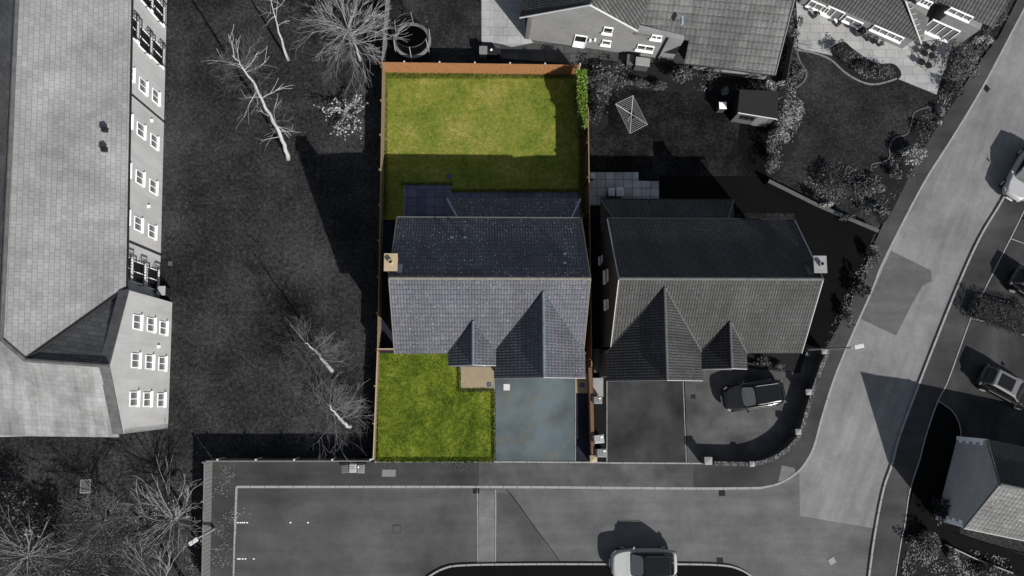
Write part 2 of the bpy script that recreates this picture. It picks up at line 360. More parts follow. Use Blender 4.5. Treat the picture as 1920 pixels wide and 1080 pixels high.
# ------------------------------------------------------------------ ground, roads, pavements
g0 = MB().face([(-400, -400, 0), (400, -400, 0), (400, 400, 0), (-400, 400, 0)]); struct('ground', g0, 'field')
WK = [(1426, 915), (1460, 907), (1490, 890), (1509, 870), (1526, 839), (1541, 784), (1562, 717), (1581, 668), (1602, 619), (1637, 540), (1653, 498), (1700, 404), (1739, 332), (1790, 252), (1847, 156), (1920, 18), (1990, -110)]
EK = [(1975, 205), (1920, 303), (1877, 380), (1837, 447), (1795, 540), (1734, 693), (1688, 815), (1673, 870), (1657, 918), (1642, 994), (1630, 1080), (1618, 1200)]
EP = [(2000, 230), (1950, 335), (1913, 411), (1895, 447), (1842, 552), (1820, 598), (1779, 711), (1758, 754), (1737, 815), (1724, 864), (1706, 921), (1697, 982), (1691, 1010), (1680, 1080), (1665, 1200)]
WKs, EKs = smooth_line(WK, 5), smooth_line(EK, 5)
sheet('main_road', [(1500, 967)]+WKs[12:]+EKs[:46]+[(1640, 991)], .012, 'road_pale')
sheet('side_road', [(896, 913)]+[(1426, 914)]+WKs[:28]+[(1700, 820), (1670, 1000), (1660, 1250), (900, 1250), (896, 1060)], .008, 'road_side')
sheet('parking_court', [(438, 912), (898, 912), (898, 1060), (860, 1062), (800, 1090), (780, 1250), (430, 1250)], .006, 'parking')
sheet('road_surface_patch', [(1671, 470), (1745, 507), (1748, 527), (1730, 536), (1709, 572), (1680, 629), (1614, 598)], .018, 'road_patch')  # repair patch in the main road
slabpx('crossing_strip', [(898, 919), (927, 919), (927, 1056), (898, 1056)], .022, 'strip')
kerb('crossing_edge', [(895, 918), (896, 1057)], .06, .03, 1); kerb('crossing_edge', [(929, 918), (929, 1057)], .06, .03, 1)
PVO = [(1320, 868), (1400, 872), (1440, 862), (1474, 840), (1494, 812), (1504, 780), (1517, 737), (1534, 690), (1547, 655), (1572, 612), (1600, 556), (1640, 455), (1660, 411), (1703, 335), (1737, 272), (1770, 220), (1801, 171), (1844, 107), (1874, 67), (1905, 5), (1960, -100)]
slabpx('pavement', [(392, 866), (1320, 866)]+PVO+WKs[::-1]+[(443, 915), (438, 1250), (390, 1250)], .10, 'pavement')
sheet('worn_pavement', [(898, 867), (1300, 867), (1300, 915), (898, 912)], .104, 'pave_pale')
sheet('worn_pavement', [(1300, 867), (1318, 869), (1312, 914), (1300, 915)], .104, 'pavement')
kerb('kerb_west', WK)
kerb('kerb_north', [(443, 913), (900, 913), (1180, 915), (1330, 916), (1427, 915)], .15)
kerb('kerb_court', [(443, 913), (440, 1000), (437, 1110)], .11, .115, 2)
slabpx('pavement_east', EKs+EP[::-1], .10, 'pavement')
kerb('kerb_east', EK)
kerb('edging_east', EP[1:], .07, .13)
SG = [(800, 1084), (830, 1067), (870, 1060), (1000, 1058), (1140, 1058), (1270, 1058), (1350, 1060), (1385, 1067), (1412, 1084), (1425, 1110)]
slabpx('verge_south', smooth_line(SG, 4)+[(1425, 1250), (790, 1250)], .10, 'black_lawn')
kerb('kerb_south', SG, .11)
kerb('edging_front', [(702, 866), (928, 866), (1110, 867), (1140, 868), (1322, 869)], .09, .125, 1)
sheet('road_surface_patch', [(932, 925), (960, 925), (1000, 985), (1048, 1054), (932, 1054)], .012, 'road_patch_dark')  # darker asphalt polygon right of the crossing strip
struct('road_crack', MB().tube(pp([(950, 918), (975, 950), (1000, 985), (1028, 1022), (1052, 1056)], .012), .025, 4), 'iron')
# parking bay marks
bm = MB()
for y in (980, 1048):
    for x in [446, 450, 454, 459, 464, 545, 578] if y == 980 else [446, 450, 455, 461, 475]:
        p = W(x+random.uniform(-1, 1), y, .011); bm.box(p, .1, .06, .002)
struct('parking_bay_mark', bm, 'white')
# plots
slabpx('back_lawn', [(716, 130), (1096, 138), (1104, 412), (715, 412)], .10, 'back_lawn')
slabpx('front_lawn', [(705, 662), (927, 662), (927, 865), (703, 865)], .10, 'front_lawn')
slabpx('side_path', [(714, 412), (762, 412), (762, 662), (708, 662)], .099, 'navy_strip')
slabpx('side_path', [(1060, 380), (1106, 380), (1107, 712), (1062, 712)], .098, 'navy_strip')
sheet('soil_border', [(714, 132), (723, 142), (722, 400), (715, 405)], .106, 'earth'); sheet('soil_border', [(1086, 240), (1094, 240), (1098, 400), (1088, 400)], .106, 'earth'); sheet('soil_border', [(723, 137), (1085, 140), (1085, 145), (723, 142)], .107, 'earth')
sheet('patio', [(757, 345), (846, 345), (846, 420), (757, 420)], .114, 'slab_navy')
sheet('patio', [(846, 359), (1090, 359), (1090, 420), (846, 420)], .112, 'slab_navy')
sheet('driveway', [(928, 700), (1078, 700), (1078, 864), (928, 864)], .112, 'drive_blue')
sheet('drive_edge_strip', [(1079, 734), (1106, 734), (1108, 864), (1079, 864)], .108, 'navy_strip')
sheet('garden_path', [(1079, 700), (1104, 700), (1104, 737), (1079, 737)], .112, 'beige')
sheet('garden_path', [(862, 680), (927, 680), (927, 732), (862, 732)], .116, 'beige')
for a in ([(927, 710), (927, 865)], [(1079, 710), (1079, 865)], [(862, 690), (862, 733)], [(862, 733), (927, 733)], [(757, 345), (757, 412)]):
    kerb('edging', a, .05, .14, 1, mat='coping')
slabpx('neighbour_driveway', [(1138, 700), (1282, 700), (1287, 866), (1138, 866)], .106, 'drive_dark')
slabpx('neighbour_side_strip', [(1110, 380), (1138, 380), (1138, 866), (1112, 866)], .094, 'black_gravel')
for a in ([(1138, 714), (1138, 866)], [(1281, 716), (1287, 866)]): kerb('edging', a, .05, .13, 1, mat='coping')
HS = [(1290, 866), (1324, 866), (1400, 868), (1438, 858), (1470, 837), (1490, 809), (1500, 778), (1513, 735), (1530, 688), (1542, 657)]
slabpx('hardstanding', [(1283, 690)]+[(1289, 866)]+HS[1:]+[(1500, 640), (1300, 640)], .102, 'hard')
sheet('flower_bed_ground', [(1400, 655), (1512, 655), (1500, 700), (1404, 690)], .108, 'soil')
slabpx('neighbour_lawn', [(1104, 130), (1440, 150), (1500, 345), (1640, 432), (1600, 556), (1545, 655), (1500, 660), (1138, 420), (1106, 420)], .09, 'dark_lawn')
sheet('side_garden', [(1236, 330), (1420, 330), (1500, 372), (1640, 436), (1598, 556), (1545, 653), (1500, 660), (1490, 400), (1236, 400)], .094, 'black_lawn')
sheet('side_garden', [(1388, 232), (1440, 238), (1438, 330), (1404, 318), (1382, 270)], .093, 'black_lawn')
sheet('neighbour_patio', [(1103, 323), (1197, 323), (1197, 339), (1236, 340), (1236, 385), (1103, 385)], .098, 'slab_grey')
slabpx('north_paving', [(900, -80), (1300, -80), (1300, 70), (1300, 112), (1180, 118), (1070, 120), (903, 106)], .09, 'slab_dark')
sheet('north_patio', [(903, -80), (985, -80), (985, 62), (1000, 80), (960, 88), (938, 82), (903, 78)], .098, 'slab_pale')
slabpx('north_garden', [(726, -80), (902, -80), (902, 118), (716, 116)], .085, 'mid_lawn')
slabpx('corner_lawn', [(1480, 100), (1600, 90), (1760, 170), (1800, 172), (1737, 272), (1703, 335), (1640, 432), (1440, 335), (1450, 160)], .095, 'mid_lawn')
slabpx('corner_patio', [(1490, -60), (1800, -60), (1800, 60), (1787, 80), (1756, 177), (1620, 122), (1570, 106), (1497, 90)], .11, 'slab_pale')
def bed(name, pts, z, mat='soil', edge=True):
    pts = smooth_line(pts+[pts[0]], 5)[:-1]; slabpx(name, pts, z, mat)
bed('island_bed', [(1560, 88), (1582, 78), (1600, 92), (1640, 118), (1676, 120), (1690, 140), (1672, 156), (1640, 160), (1606, 148), (1580, 125), (1562, 106)], .125)
kerb('bed_edging', [(1492, 92), (1530, 100), (1558, 112), (1585, 136), (1615, 153), (1640, 158), (1665, 153), (1682, 147)], .12, .14, mat='bin')
kerb('bed_edging', [(1494, 95), (1500, 115), (1512, 135), (1508, 152), (1492, 165)], .14, .14, mat='cover')
kerb('bed_edging', [(1745, 200), (1716, 210), (1709, 232), (1700, 252), (1678, 258), (1668, 275), (1668, 295), (1655, 304), (1636, 308), (1632, 322)], .09, .14, mat='leaf_mid')
bed('shrub_bed', [(1760, 185), (1800, 172), (1768, 222), (1735, 275), (1703, 335), (1655, 420), (1632, 360), (1636, 312), (1668, 300), (1672, 262), (1704, 250), (1712, 214)], .12)
bed('shrub_bed', [(1470, 60), (1492, 92), (1508, 140), (1490, 170), (1500, 230), (1480, 300), (1440, 335), (1440, 250), (1462, 160)], .115)
bed('shrub_bed', [(1104, 108), (1180, 118), (1300, 124), (1345, 150), (1460, 160), (1450, 185), (1380, 170), (1260, 172), (1140, 170), (1140, 232), (1106, 235)], .112)
slabpx('east_driveway', [(1822, 598), (1842, 552), (1895, 447), (1915, 410), (2100, 420), (2100, 850), (1802, 850), (1800, 795), (1785, 768), (1760, 752)], .094, 'drive_dark')
slabpx('east_verge', [(1758, 752), (1785, 768), (1800, 795), (1804, 850), (1800, 1000), (1697, 985), (1724, 864)], .09, 'black_lawn')
kerb('edging_verge', [(1760, 752), (1785, 770), (1799, 795), (1803, 826)], .05, .12)
slabpx('east_garden', [(1697, 985), (2100, 1080), (2100, 1250), (1665, 1250), (1691, 1010)], .088, 'soil')
sheet('east_side_path', [(1697, 985), (1765, 992), (1930, 1044), (1930, 1088), (1775, 1026), (1692, 1008)], .094, 'black_lawn')
kerb('edging_east_garden', [(1775, 1022), (1830, 1048), (1900, 1075)], .07, .3, 1)
kerb('edging_drive', [(1895, 447), (1935, 462)], .05, .12, 1); kerb('edging_drive', [(1822, 597), (1870, 608), (1930, 632)], .06, .16, 1)
# grass blades: uncountable cover
def blades(name, poly, z, n, mat, h=.07, w=.035, skip=None):
    m = MB(); xs = [p[0] for p in poly]; ys = [p[1] for p in poly]
    rnd = random.Random(len(name)+n)
    for _ in range(n):
        x, y = rnd.uniform(min(xs), max(xs)), rnd.uniform(min(ys), max(ys))
        if skip and skip(x, y): continue
        p = W(x, y, z); a = rnd.uniform(0, 6.283); hh = h*rnd.uniform(.5, 1.5); lean = rnd.uniform(.2, .9)*hh
        d = Vector((math.cos(a), math.sin(a), 0)); s_ = Vector((-d.y, d.x, 0))*w*rnd.uniform(.5, 1.3)
        m.face([p-s_, p+s_, p+d*lean+Vector((0, 0, hh))])
    return obj(name, m, mat, kind='stuff')
blades('lawn_grass', [(705, 664), (926, 863)], .1, 9000, 'lawn_blade', .035, .025, lambda x, y: x > 860 and y < 735)
for q_ in ([(703, 662), (709, 865)], [(706, 859), (927, 867)], [(922, 734), (929, 864)], [(858, 690), (864, 735)], [(860, 729), (927, 735)]): blades('lawn_edge_grass', q_, .11, int(14*((q_[1][0]-q_[0][0])+(q_[1][1]-q_[0][1]))**1), 'lawn_blade', .08, .03)
for q_ in ([(716, 138), (727, 405)], [(720, 138), (1088, 148)], [(1084, 235), (1096, 400)], [(846, 354), (1090, 361)], [(753, 342), (849, 348)]): blades('lawn_edge_grass', q_, .11, int(9*((q_[1][0]-q_[0][0])+(q_[1][1]-q_[0][1]))), 'lawn_blade_back', .07, .03)
blades('lawn_grass', [(718, 138), (1094, 410)], .1, 9000, 'lawn_blade_back', .025, .02, lambda x, y: (x > 755 and y > 343) or x > 1088 and y < 240)
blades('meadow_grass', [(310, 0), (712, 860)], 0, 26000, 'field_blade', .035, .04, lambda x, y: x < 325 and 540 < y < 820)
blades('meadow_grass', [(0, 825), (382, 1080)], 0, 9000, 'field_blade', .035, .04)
blades('rough_grass', [(1480, 100), (1740, 330)], .095, 5000, 'field_blade', .03, .03, lambda x, y: y < 165 and x > 1500 or (x > 1700-(y-240)*.6 and y > 200))
# ------------------------------------------------------------------ fences and walls
def fence(name, label, p0, p1, h, mat, board=.14, z=.05, post=2.4, postmat=None, cap=None, group=None):
    p0 = Vector((p0.x, p0.y, z)); p1 = Vector((p1.x, p1.y, z)); d = p1-p0; L = d.length; d.normalize(); s_ = Vector((-d.y, d.x, 0))
    t = thing(name, label, 'fence', p0, group=group)
    m = MB(); n = int(L/board)
    for k in range(n):
        c = p0+d*((k+.5)*L/n)+s_*(.012 if k % 2 else -.0)+Vector((0, 0, h/2+random.uniform(-.008, .008)))
        m.obox(c, d*(L/n*.49), s_*.011, Vector((0, 0, h/2)))
    obj('board_panel', m, mat, t)
    r = MB()
    for zz in (.3, h-.3): r.obox(p0+d*L/2-s_*.04+Vector((0, 0, zz)), d*L/2, s_*.02, Vector((0, 0, .04)))
    obj('rail', r, mat, t)
    c = MB(); c.obox(p0+d*L/2+Vector((0, 0, h+.02)), d*L/2, s_*.035, Vector((0, 0, .015))); obj('capping', c, cap or mat, t)
    for k in range(int(L/post)+1):
        q = p0+d*min(L, k*post)-s_*.09; pm = MB().box(q+Vector((0, 0, (h+.06)/2)), .1, .1, h+.06, math.atan2(d.y, d.x)); obj('post', pm, postmat or mat, t)
    return t
fence('timber_fence', 'orange board fence along the top of the bright green back lawn', W(1082, 141), W(716, 136), 1.6, 'fence_orange', .15, postmat='white_dull')
fence('timber_fence', 'long thin fence on the left side of the green back lawn beside the dark field', W(723, 142), W(714, 655), 1.5, 'fence_tan', .15)
fence('timber_fence', 'pale topped low fence down the left edge of the green front lawn', W(712, 656), W(704, 860), 1.0, 'fence_tan', .15, cap='coping_buff')
fence('timber_fence', 'short brown fence joining the left house corner above the front lawn', W(711, 656), W(746, 656), 1.1, 'fence_brown', .12, cap='coping_buff')
fence('timber_fence', 'reddish brown fence between the two gardens, right of the green back lawn', W(1094, 225), W(1100, 690), 2.3, 'fence_brown', .15, cap='fence_tan')
fence('timber_fence', 'grey fence running off the top edge above the orange fence corner', W(734, -40), W(722, 140), 1.7, 'fence_grey', .15)
fence('timber_fence', 'dark fence with white posts behind the three wheelie bins', W(700, 861), W(400, 861), 1.35, 'fence_grey', .15, postmat='white_dull', cap='fence_grey')
fence('timber_fence', 'pale grey board fence down the left side of the parking court', W(399, 863), W(394, 1100), 1.45, 'fence_grey', .13)
fence('timber_fence', 'dark garden fence right of the north roof, left of the curved lawn', W(1462, 165), W(1478, 80), 1.2, 'fence_dark', .15)
def wall_line(name, label, pts, h, w, mat, cop, curve=False):
    line = smooth_line(pts, 5) if curve else pts; q = pp(line, 0)
    t = thing(name, label, 'wall', q[0])
    obj('brickwork', strip(MB(), [p.copy() for p in q], w, 0, h), mat, t)
    obj('coping', strip(MB(), [p.copy() for p in q], w+.03, h, h+.06), cop, t); return t
wall_line('garden_wall', 'narrow red brown brick wall between the blue driveway and the bins', [(1103, 690), (1106, 770), (1108, 852)], .9, .2, 'brick_red', 'brick_red')
wall_line('garden_wall', 'pale stone wall running diagonally behind the dark garden of the right house', [(1433, 345), (1519, 388), (1575, 412), (1636, 438)], .8, .22, 'black_lawn', 'leaf_mid')
wt = wall_line('boundary_wall', 'low curved brick wall with dotted top round the parked black car', [(1330, 866), (1400, 867), (1438, 857), (1470, 836), (1489, 809), (1500, 775), (1513, 732), (1529, 686), (1541, 658)], 1.0, .24, 'brick_dark', 'brick_wall', True)
def pillar(px, py, label, h=1.15, w=.45, cop='coping', mat='brick_dark'):
    b = W(px, py, 0); t = thing('wall_pillar', label, 'pillar', b, group='square capped pillars of the front walls')
    obj('shaft', MB().box(b+Vector((0, 0, h/2)), w-.06, w-.06, h), mat, t)
    m = MB(); m.hexa([(b.x+a*w/2, b.y+c*w/2, h) for a, c in ((-1, -1), (1, -1), (1, 1), (-1, 1))], [(b.x+a*w/2, b.y+c*w/2, h+.06) for a, c in ((-1, -1), (1, -1), (1, 1), (-1, 1))])
    m.hexa([(b.x+a*w/2, b.y+c*w/2, h+.061) for a, c in ((-1, -1), (1, -1), (1, 1), (-1, 1))], [(b.x+a*.05, b.y+c*.05, h+.11) for a, c in ((-1, -1), (1, -1), (1, 1), (-1, 1))])
    obj('cap_stone', m, cop, t)
pillar(1318, 861, 'largest pale capped pillar at the left end of the low curved wall', 1.2, .5)
pillar(1399, 867, 'small pillar on the straight bottom run of the curved wall', 1.1, .34)
pillar(1484, 808, 'pillar where the curved wall turns up towards the road', 1.1, .38)
pillar(1503, 735, 'pillar on the curved wall right of the black car', 1.1, .38)
pillar(1532, 660, 'topmost pillar of the curved wall beside the street lamp', 1.1, .38)
pillar(1109, 858, 'buff capped pillar at the foot of the red brown wall beside the blue driveway', .95, .45, 'coping_buff', 'brick_buff')
# ------------------------------------------------------------------ windows
Z = Vector((0, 0, 1))
def window(parent, c, n, w, h, frame='white', glass='glass', mull=1, trans=0, sill=.16, name='window', depth=.05):
    n = n.normalized(); u = Z.cross(n).normalized(); f = MB(); t = .045
    d0 = depth
    for s_ in (-1, 1):
        f.obox(c+u*s_*(w/2-t/2)+n*depth/2, u*t/2, n*depth, Z*h/2); f.obox(c+Z*s_*(h/2-t/2)+n*depth/2, u*(w/2-t), n*(depth-.002), Z*t/2)
    for k in range(mull): f.obox(c+u*((k+1)/(mull+1)-.5)*w+n*depth/2, u*.022, n*(depth-.004), Z*(h/2-t))
    for k in range(trans): f.obox(c+Z*((k+1)/(trans+1)-.5)*h+n*depth/2, u*(w/2-t), n*(depth-.006), Z*.025)
    fr = obj(name, f, frame, parent)
    obj('pane', MB().obox(c+n*.012, u*(w/2-t), n*.012, Z*(h/2-t)), glass, fr)
    if sill: obj('sill', MB().obox(c-Z*(h/2+.035)+n*(sill/2), u*(w/2+.06), n*sill/2, Z*.035), frame, fr)
    return fr
# ------------------------------------------------------------------ the two detached houses
def roofmesh(parent, name, polys, mat, t=.1):
    m = MB()
    for p in polys: m.slab(p, t)
    return obj(name, m, mat, parent)
def ridge(parent, pts, mat, r=.09): return obj('ridge_tiles', MB().tube(pts, r, 8), mat, parent)
def detached(cfg):
    x0, x1 = cfg['x']; ye0, ye1, yr = 2.14, 10.5, 6.24; ze, zr = 5.0, 8.55; sl_ = (zr-ze)/(yr-ye0)
    t = thing('detached_house', cfg['label'], 'house', ((x0+x1)/2, yr, 0), group='detached houses facing the parking court')
    wl, wr, wf, wb = x0+.25, x1-.25, ye0+.5, ye1-.35
    zt = lambda y: ze-.13+sl_*(min(y-ye0, ye1-y))
    m = MB()
    for xx, s_ in ((wl, -1), (wr, 1)):
        m.hexa([(xx-.12, wf, 0), (xx+.12, wf, 0), (xx+.12, wb, 0), (xx-.12, wb, 0)], [(xx-.12, wf, zt(wf)), (xx+.12, wf, zt(wf)), (xx+.12, wb, zt(wb)), (xx-.12, wb, zt(wb))])
        m.hexa([(xx-.12, wf, zt(wf)), (xx+.12, wf, zt(wf)), (xx+.12, wb, zt(wb)), (xx-.12, wb, zt(wb))], [(xx-.12, yr-.02, zt(yr)), (xx+.12, yr-.02, zt(yr)), (xx+.12, yr+.02, zt(yr)), (xx-.12, yr+.02, zt(yr))])
    m.box(((wl+wr)/2, wf, zt(wf)/2), wr-wl-.24, .24, zt(wf)); m.box(((wl+wr)/2, wb, zt(wb)/2), wr-wl-.24, .24, zt(wb))
    obj('wall', m, cfg['wall'], t)
    rf = roofmesh(t, 'roof', [[(x0, yr, zr), (x1, yr, zr), (x1, ye1, ze), (x0, ye1, ze)]], cfg['tile'])
    roofmesh(t, 'roof', [[(x0, ye0, ze), (x1, ye0, ze), (x1, yr, zr), (x0, yr, zr)]], cfg['tile_front'])
    ridge(rf, [(x0, yr, zr+.02), (x1, yr, zr+.02)], cfg['ridge'])
    for xx in (x0-.01, x1+.01): obj('verge', MB().tube([(xx, ye0, ze), (xx, yr, zr), (xx, ye1, ze)], .035, 6), cfg['verge'], rf)
    gm = MB(); gm.box(((x0+x1)/2, ye1+.06, ze-.08), x1-x0, .11, .09); obj('gutter', gm, cfg['gutter'], t)
    gx0, gx1, gy = cfg['big']
    def gable(a, b, yf, tag_, wallz=0, fas='white_dull'):
        zg = ze; mid = (a+b)/2; rise = (b-a)/2*1.06; za = zg+rise; ya = ye0+(za-ze)/sl_
        g1 = [(mid, yf, za), (mid, ya, za), (a, ye0, zg), (a, yf, zg)]; g2 = [(mid, ya, za), (mid, yf, za), (b, yf, zg), (b, ye0, zg)]
        up = Vector((0, 0, .03)); gr = roofmesh(t, 'gable_roof', [[Vector(p)+up for p in g1], [Vector(p)+up for p in g2]], cfg['tile_front'], .1)
        ridge(gr, [(mid, yf, za+.05), (mid, ya, za+.05)], cfg['ridge2'], .08)
        v = MB().tube([Vector((mid+.03, ya+.02, za+.03)), Vector((b+.02, ye0, zg+.05))], .035, 5); obj('valley', v, cfg['valley'], gr)
        v = MB().tube([Vector((mid-.03, ya+.02, za+.03)), Vector((a-.02, ye0, zg+.05))], .03, 5); obj('valley', v, 'metal_black', gr)
        w = MB(); yw = yf+.3; w.hexa([(a+.25, yw, wallz), (b-.25, yw, wallz), (b-.25, ye0+.3, wallz), (a+.25, ye0+.3, wallz)], [(a+.25, yw, zg), (b-.25, yw, zg), (b-.25, ye0+.3, zg), (a+.25, ye0+.3, zg)])
        w.hexa([(a+.25, yw, zg), (b-.25, yw, zg), (b-.25, yw+.2, zg), (a+.25, yw+.2, zg)], [(mid-.02, yw, za-.25), (mid+.02, yw, za-.25), (mid+.02, yw+.2, za-.25), (mid-.02, yw+.2, za-.25)])
        obj('gable_wall', w, cfg['wall'], t)
        f = MB()
        for s_, e in ((a, 1), (b, -1)):
            f.hexa([(s_, yf-.03, zg-.16), (mid, yf-.03, za-.16), (mid, yf+.0, za-.16), (s_, yf+.0, zg-.16)][:4], [(s_, yf-.03, zg+.02), (mid, yf-.03, za+.02), (mid, yf, za+.02), (s_, yf, zg+.02)])
        obj('bargeboard', f, fas, t); return mid, za, yw
    mid, za, yw = gable(gx0, gx1, gy, 'big')
    window(t, Vector((mid, yw-.0, 3.9)), Vector((0, -1, 0)), 1.7, 1.2)
    gd = MB().box((mid, yw-.02, 1.1), 4.4, .06, 2.1); go = obj('garage_door', gd, 'white_dull', t)
    gr_ = MB()
    for k in range(5): gr_.box((mid, yw-.06, .35+k*.38), 4.3, .02, .05)
    obj('door_rib', gr_, 'metal_grey', go)
    sx0, sx1, sy = cfg['small']; m2, za2, yw2 = gable(sx0, sx1, sy, 'small', 2.6)
    window(t, Vector((m2, yw2, 3.9)), Vector((0, -1, 0)), 1.1, 1.1)
    po = MB(); po.slab([(sx0+.1, sy-.0, 2.45), (sx1-.1, sy-.0, 2.45), (sx1-.1, wf+.1, 2.6), (sx0+.1, wf+.1, 2.6)], .12); obj('porch_canopy', po, cfg['porch'], t)
    dr = MB().box((m2, wf-.14, 1.05), .95, .06, 2.1); d_ = obj('front_door', dr, 'metal_black', t); obj('handle', MB().box((m2+.35, wf-.19, 1.05), .04, .05, .18), 'chrome', d_)
    for xx in cfg['fwin']:
        for zz in (1.4, 3.7): window(t, Vector((xx, wf-.12, zz)), Vector((0, -1, 0)), 1.6, 1.15, sill=.06, depth=.02)
    for xx in (x0+2.5, x0+5.8, x0+8.6): window(t, Vector((xx, wb+.12, 3.9)), Vector((0, 1, 0)), 1.3, 1.1)
    # rear lean-to with hips
    rx0, rx1 = cfg['rear']; yb = W(960, 373, 2.5).y; zz = 3.9
    k = .9
    rl = roofmesh(t, 'extension_roof', [[(rx0, yb, 2.5), (rx1, yb, 2.5), (rx1-k*1.2, wb, zz), (rx0+k*1.2, wb, zz)], [(rx0, wb, 2.5), (rx0, yb, 2.5), (rx0+k*1.2, wb, zz)], [(rx1, yb, 2.5), (rx1, wb, 2.5), (rx1-k*1.2, wb, zz)]], cfg['tile'], .08)
    for a, b in ((rx0, rx0+k*1.2), (rx1, rx1-k*1.2)): obj('hip_tiles', MB().tube([(a, yb, 2.52), (b, wb, zz+.02)], .06, 6), cfg['hip'], rl)
    obj('extension_wall', MB().box(((rx0+rx1)/2, (wb+yb-.3)/2, 1.2), rx1-rx0-.5, yb-.3-wb, 2.4), cfg['wall'], t)
    obj('extension_gutter', MB().box(((rx0+rx1)/2, yb+.05, 2.42), rx1-rx0, .1, .09), cfg['gutter'], t)
    # chimney on the gable
    cx, cy, cw = cfg['chim']; c = MB().box((cx, cy, 4.25), cw, .85, 8.5)
    ch = obj('chimney', c, cfg['chimmat'], rf, ); 
    cc = MB().box((cx, cy, 8.54), cw+.14, 1.0, .1); obj('chimney_cap', cc, cfg['capmat'], t)
    obj('chimney_pot', MB().lathe((cx, cy, 8.58), [(.14, 0), (.14, .28), (.1, .28), (.1, .05), (0, .05)], 14), cfg['capmat'], t)
    fl = MB(); s_ = 1 if cfg['chimside'] < 0 else -1
    x_in = cx+s_*cw/2
    fl.slab([(x_in, cy-.55, zr+.0+(-abs(cy-.55-yr))*sl_+.03), (x_in+s_*.3, cy-.55, zr-abs(cy-.55-yr)*sl_+.03), (x_in+s_*.3, cy+1.0, zr-abs(cy+1.0-yr)*sl_+.03), (x_in, cy+1.0, zr-abs(cy+1.0-yr)*sl_+.03)], .03)
    obj('flashing', fl, cfg['flash'], rf)
    for px, py in cfg['vents']:
        q = W(px, py, zr-.8); q.z = zr-abs(q.y-yr)*sl_+.05; obj('roof_vent', MB().box(q, .2, .24, .12), cfg['ventmat'], rf, bevel=.02)
    return t
h1 = detached(dict(x=(-5.15, 6.28), label='detached house with navy tiled roof, bright green lawns front and back', wall='brick_buff', tile='tile_navy', tile_front='tile_navy_clean', ridge='ridge_navy', ridge2='ridge_mid', hip='lead', verge='ridge_navy',
    gutter='cover', big=(.84, 6.4, .66), small=(-1.92, 1.08, 1.42), rear=(W(838, 373, 2.5).x, W(1088, 373, 2.5).x), chim=(W(733, 492, 8.5).x, W(733, 492, 8.5).y, .62), chimside=-1,
    chimmat='brick_buff', capmat='coping_buff', flash='lead', vents=[(845, 437), (871, 437), (1061, 475), (1059, 495)], ventmat='blue_cover', porch='tile_navy', fwin=(-3.6,), valley='ridge_blue'))
h2 = detached(dict(x=(7.92, 19.8), label='detached house with black tiled roof and dark gable, black car parked in front', wall='brick_dark', tile='tile_black', tile_front='tile_black', ridge='ridge_grey', ridge2='cover', hip='cover', verge='metal_grey',
    gutter='metal_black', big=(W(1137, 713, 5).x, W(1318, 713, 5).x, .48), small=(W(1312, 692, 5).x, W(1401, 692, 5).x, 1.18), rear=(W(1125, 373, 2.5).x, W(1375, 373, 2.5).x), chim=(W(1537, 496, 8.5).x, W(1537, 496, 8.5).y, .62), chimside=1,
    chimmat='brick_dark', capmat='coping', flash='ridge_grey', vents=[], ventmat='cover', porch='slab_grey', fwin=(17.8,), valley='ridge_grey'))
for px, py, w, h in ((1128, 487, .5, .9), (1138, 518, .8, 1.1), (1139, 571, .6, .9)):
    c = onwall(px, py, Vector((8.05, 0, 0)), Vector((-1, 0, 0))); c.z = max(c.z, .9); window(h2, c, Vector((-1, 0, 0)), w, h, mull=0)
# ------------------------------------------------------------------ apartment block
A0, A1 = W(313, 0), W(300, 530); da = (A1-A0).normalized(); na = Vector((-da.y, da.x, 0)); na = na if na.x > 0 else -na
B0, B1 = W(323, 567), W(315, 803); db = (B1-B0).normalized(); nb = Vector((-db.y, db.x, 0)); nb = nb if nb.x > 0 else -nb
apt = thing('apartment_block', 'large pale apartment block with grey slate roof and three rows of white windows', 'building', A1)
ZE = 6.35
EN = A0-da*8; ES = A1+da*1.5                            # east eave line runs along da
RX = lambda p: W(p[0], p[1], 9.15)
rN = EN-na*4.75+Z*9.15; rS = RX((3, 636))
m = MB(); m.prism([(EN-na*.0).xy, ES.xy, (ES-na*9.2).xy, (EN-na*9.2).xy], 0, ZE-.05); obj('wall', m, 'render', apt)
gR = W(204, 686, 8.6); gI = W(48, 675, 8.75)              # gable ridge
sE = W(226, 820, ZE); nE = W(236, 541, ZE)
vN = EN+na*.3+Z*ZE; vS = Vector((nE.x, nE.y, ZE))
roofE = roofmesh(apt, 'roof', [[vN, vS, gI, rS, rN]], 'slate', .1)
rNW = rN-na*5+Z*(-2.8); rSW = rS-na*5-Z*2.8-Vector((0, 4, 0))
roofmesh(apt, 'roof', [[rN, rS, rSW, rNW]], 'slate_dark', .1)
sW = W(-160, 815, ZE); 
roofmesh(apt, 'roof', [[gI, gR+Vector((-.55, 0, 0)), sE+Vector((-.1, 0, 0)), sW, W(-140, 600, 9.15), rS]], 'slate2', .1)
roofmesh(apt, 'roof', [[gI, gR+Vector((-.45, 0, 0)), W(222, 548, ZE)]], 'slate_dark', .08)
obj('ridge_tiles', MB().tube([gI+Z*.04, gR+Z*.04], .12, 8), 'coping_dark', apt); obj('ridge_tiles', MB().tube([rS+Z*.03, gI+Z*.03], .12, 8), 'coping_dark', apt)
obj('ridge_tiles', MB().tube([rN+Z*.03, rS+Z*.03], .12, 8), 'coping_dark', apt)
obj('valley', MB().tube([vS+Z*.04, gI+Z*.05], .07, 6), 'metal_black', apt)
obj('gutter', MB().tube([vN+na*.05-Z*.05, vS+na*.05-Z*.05], .07, 6), 'metal_black', apt)
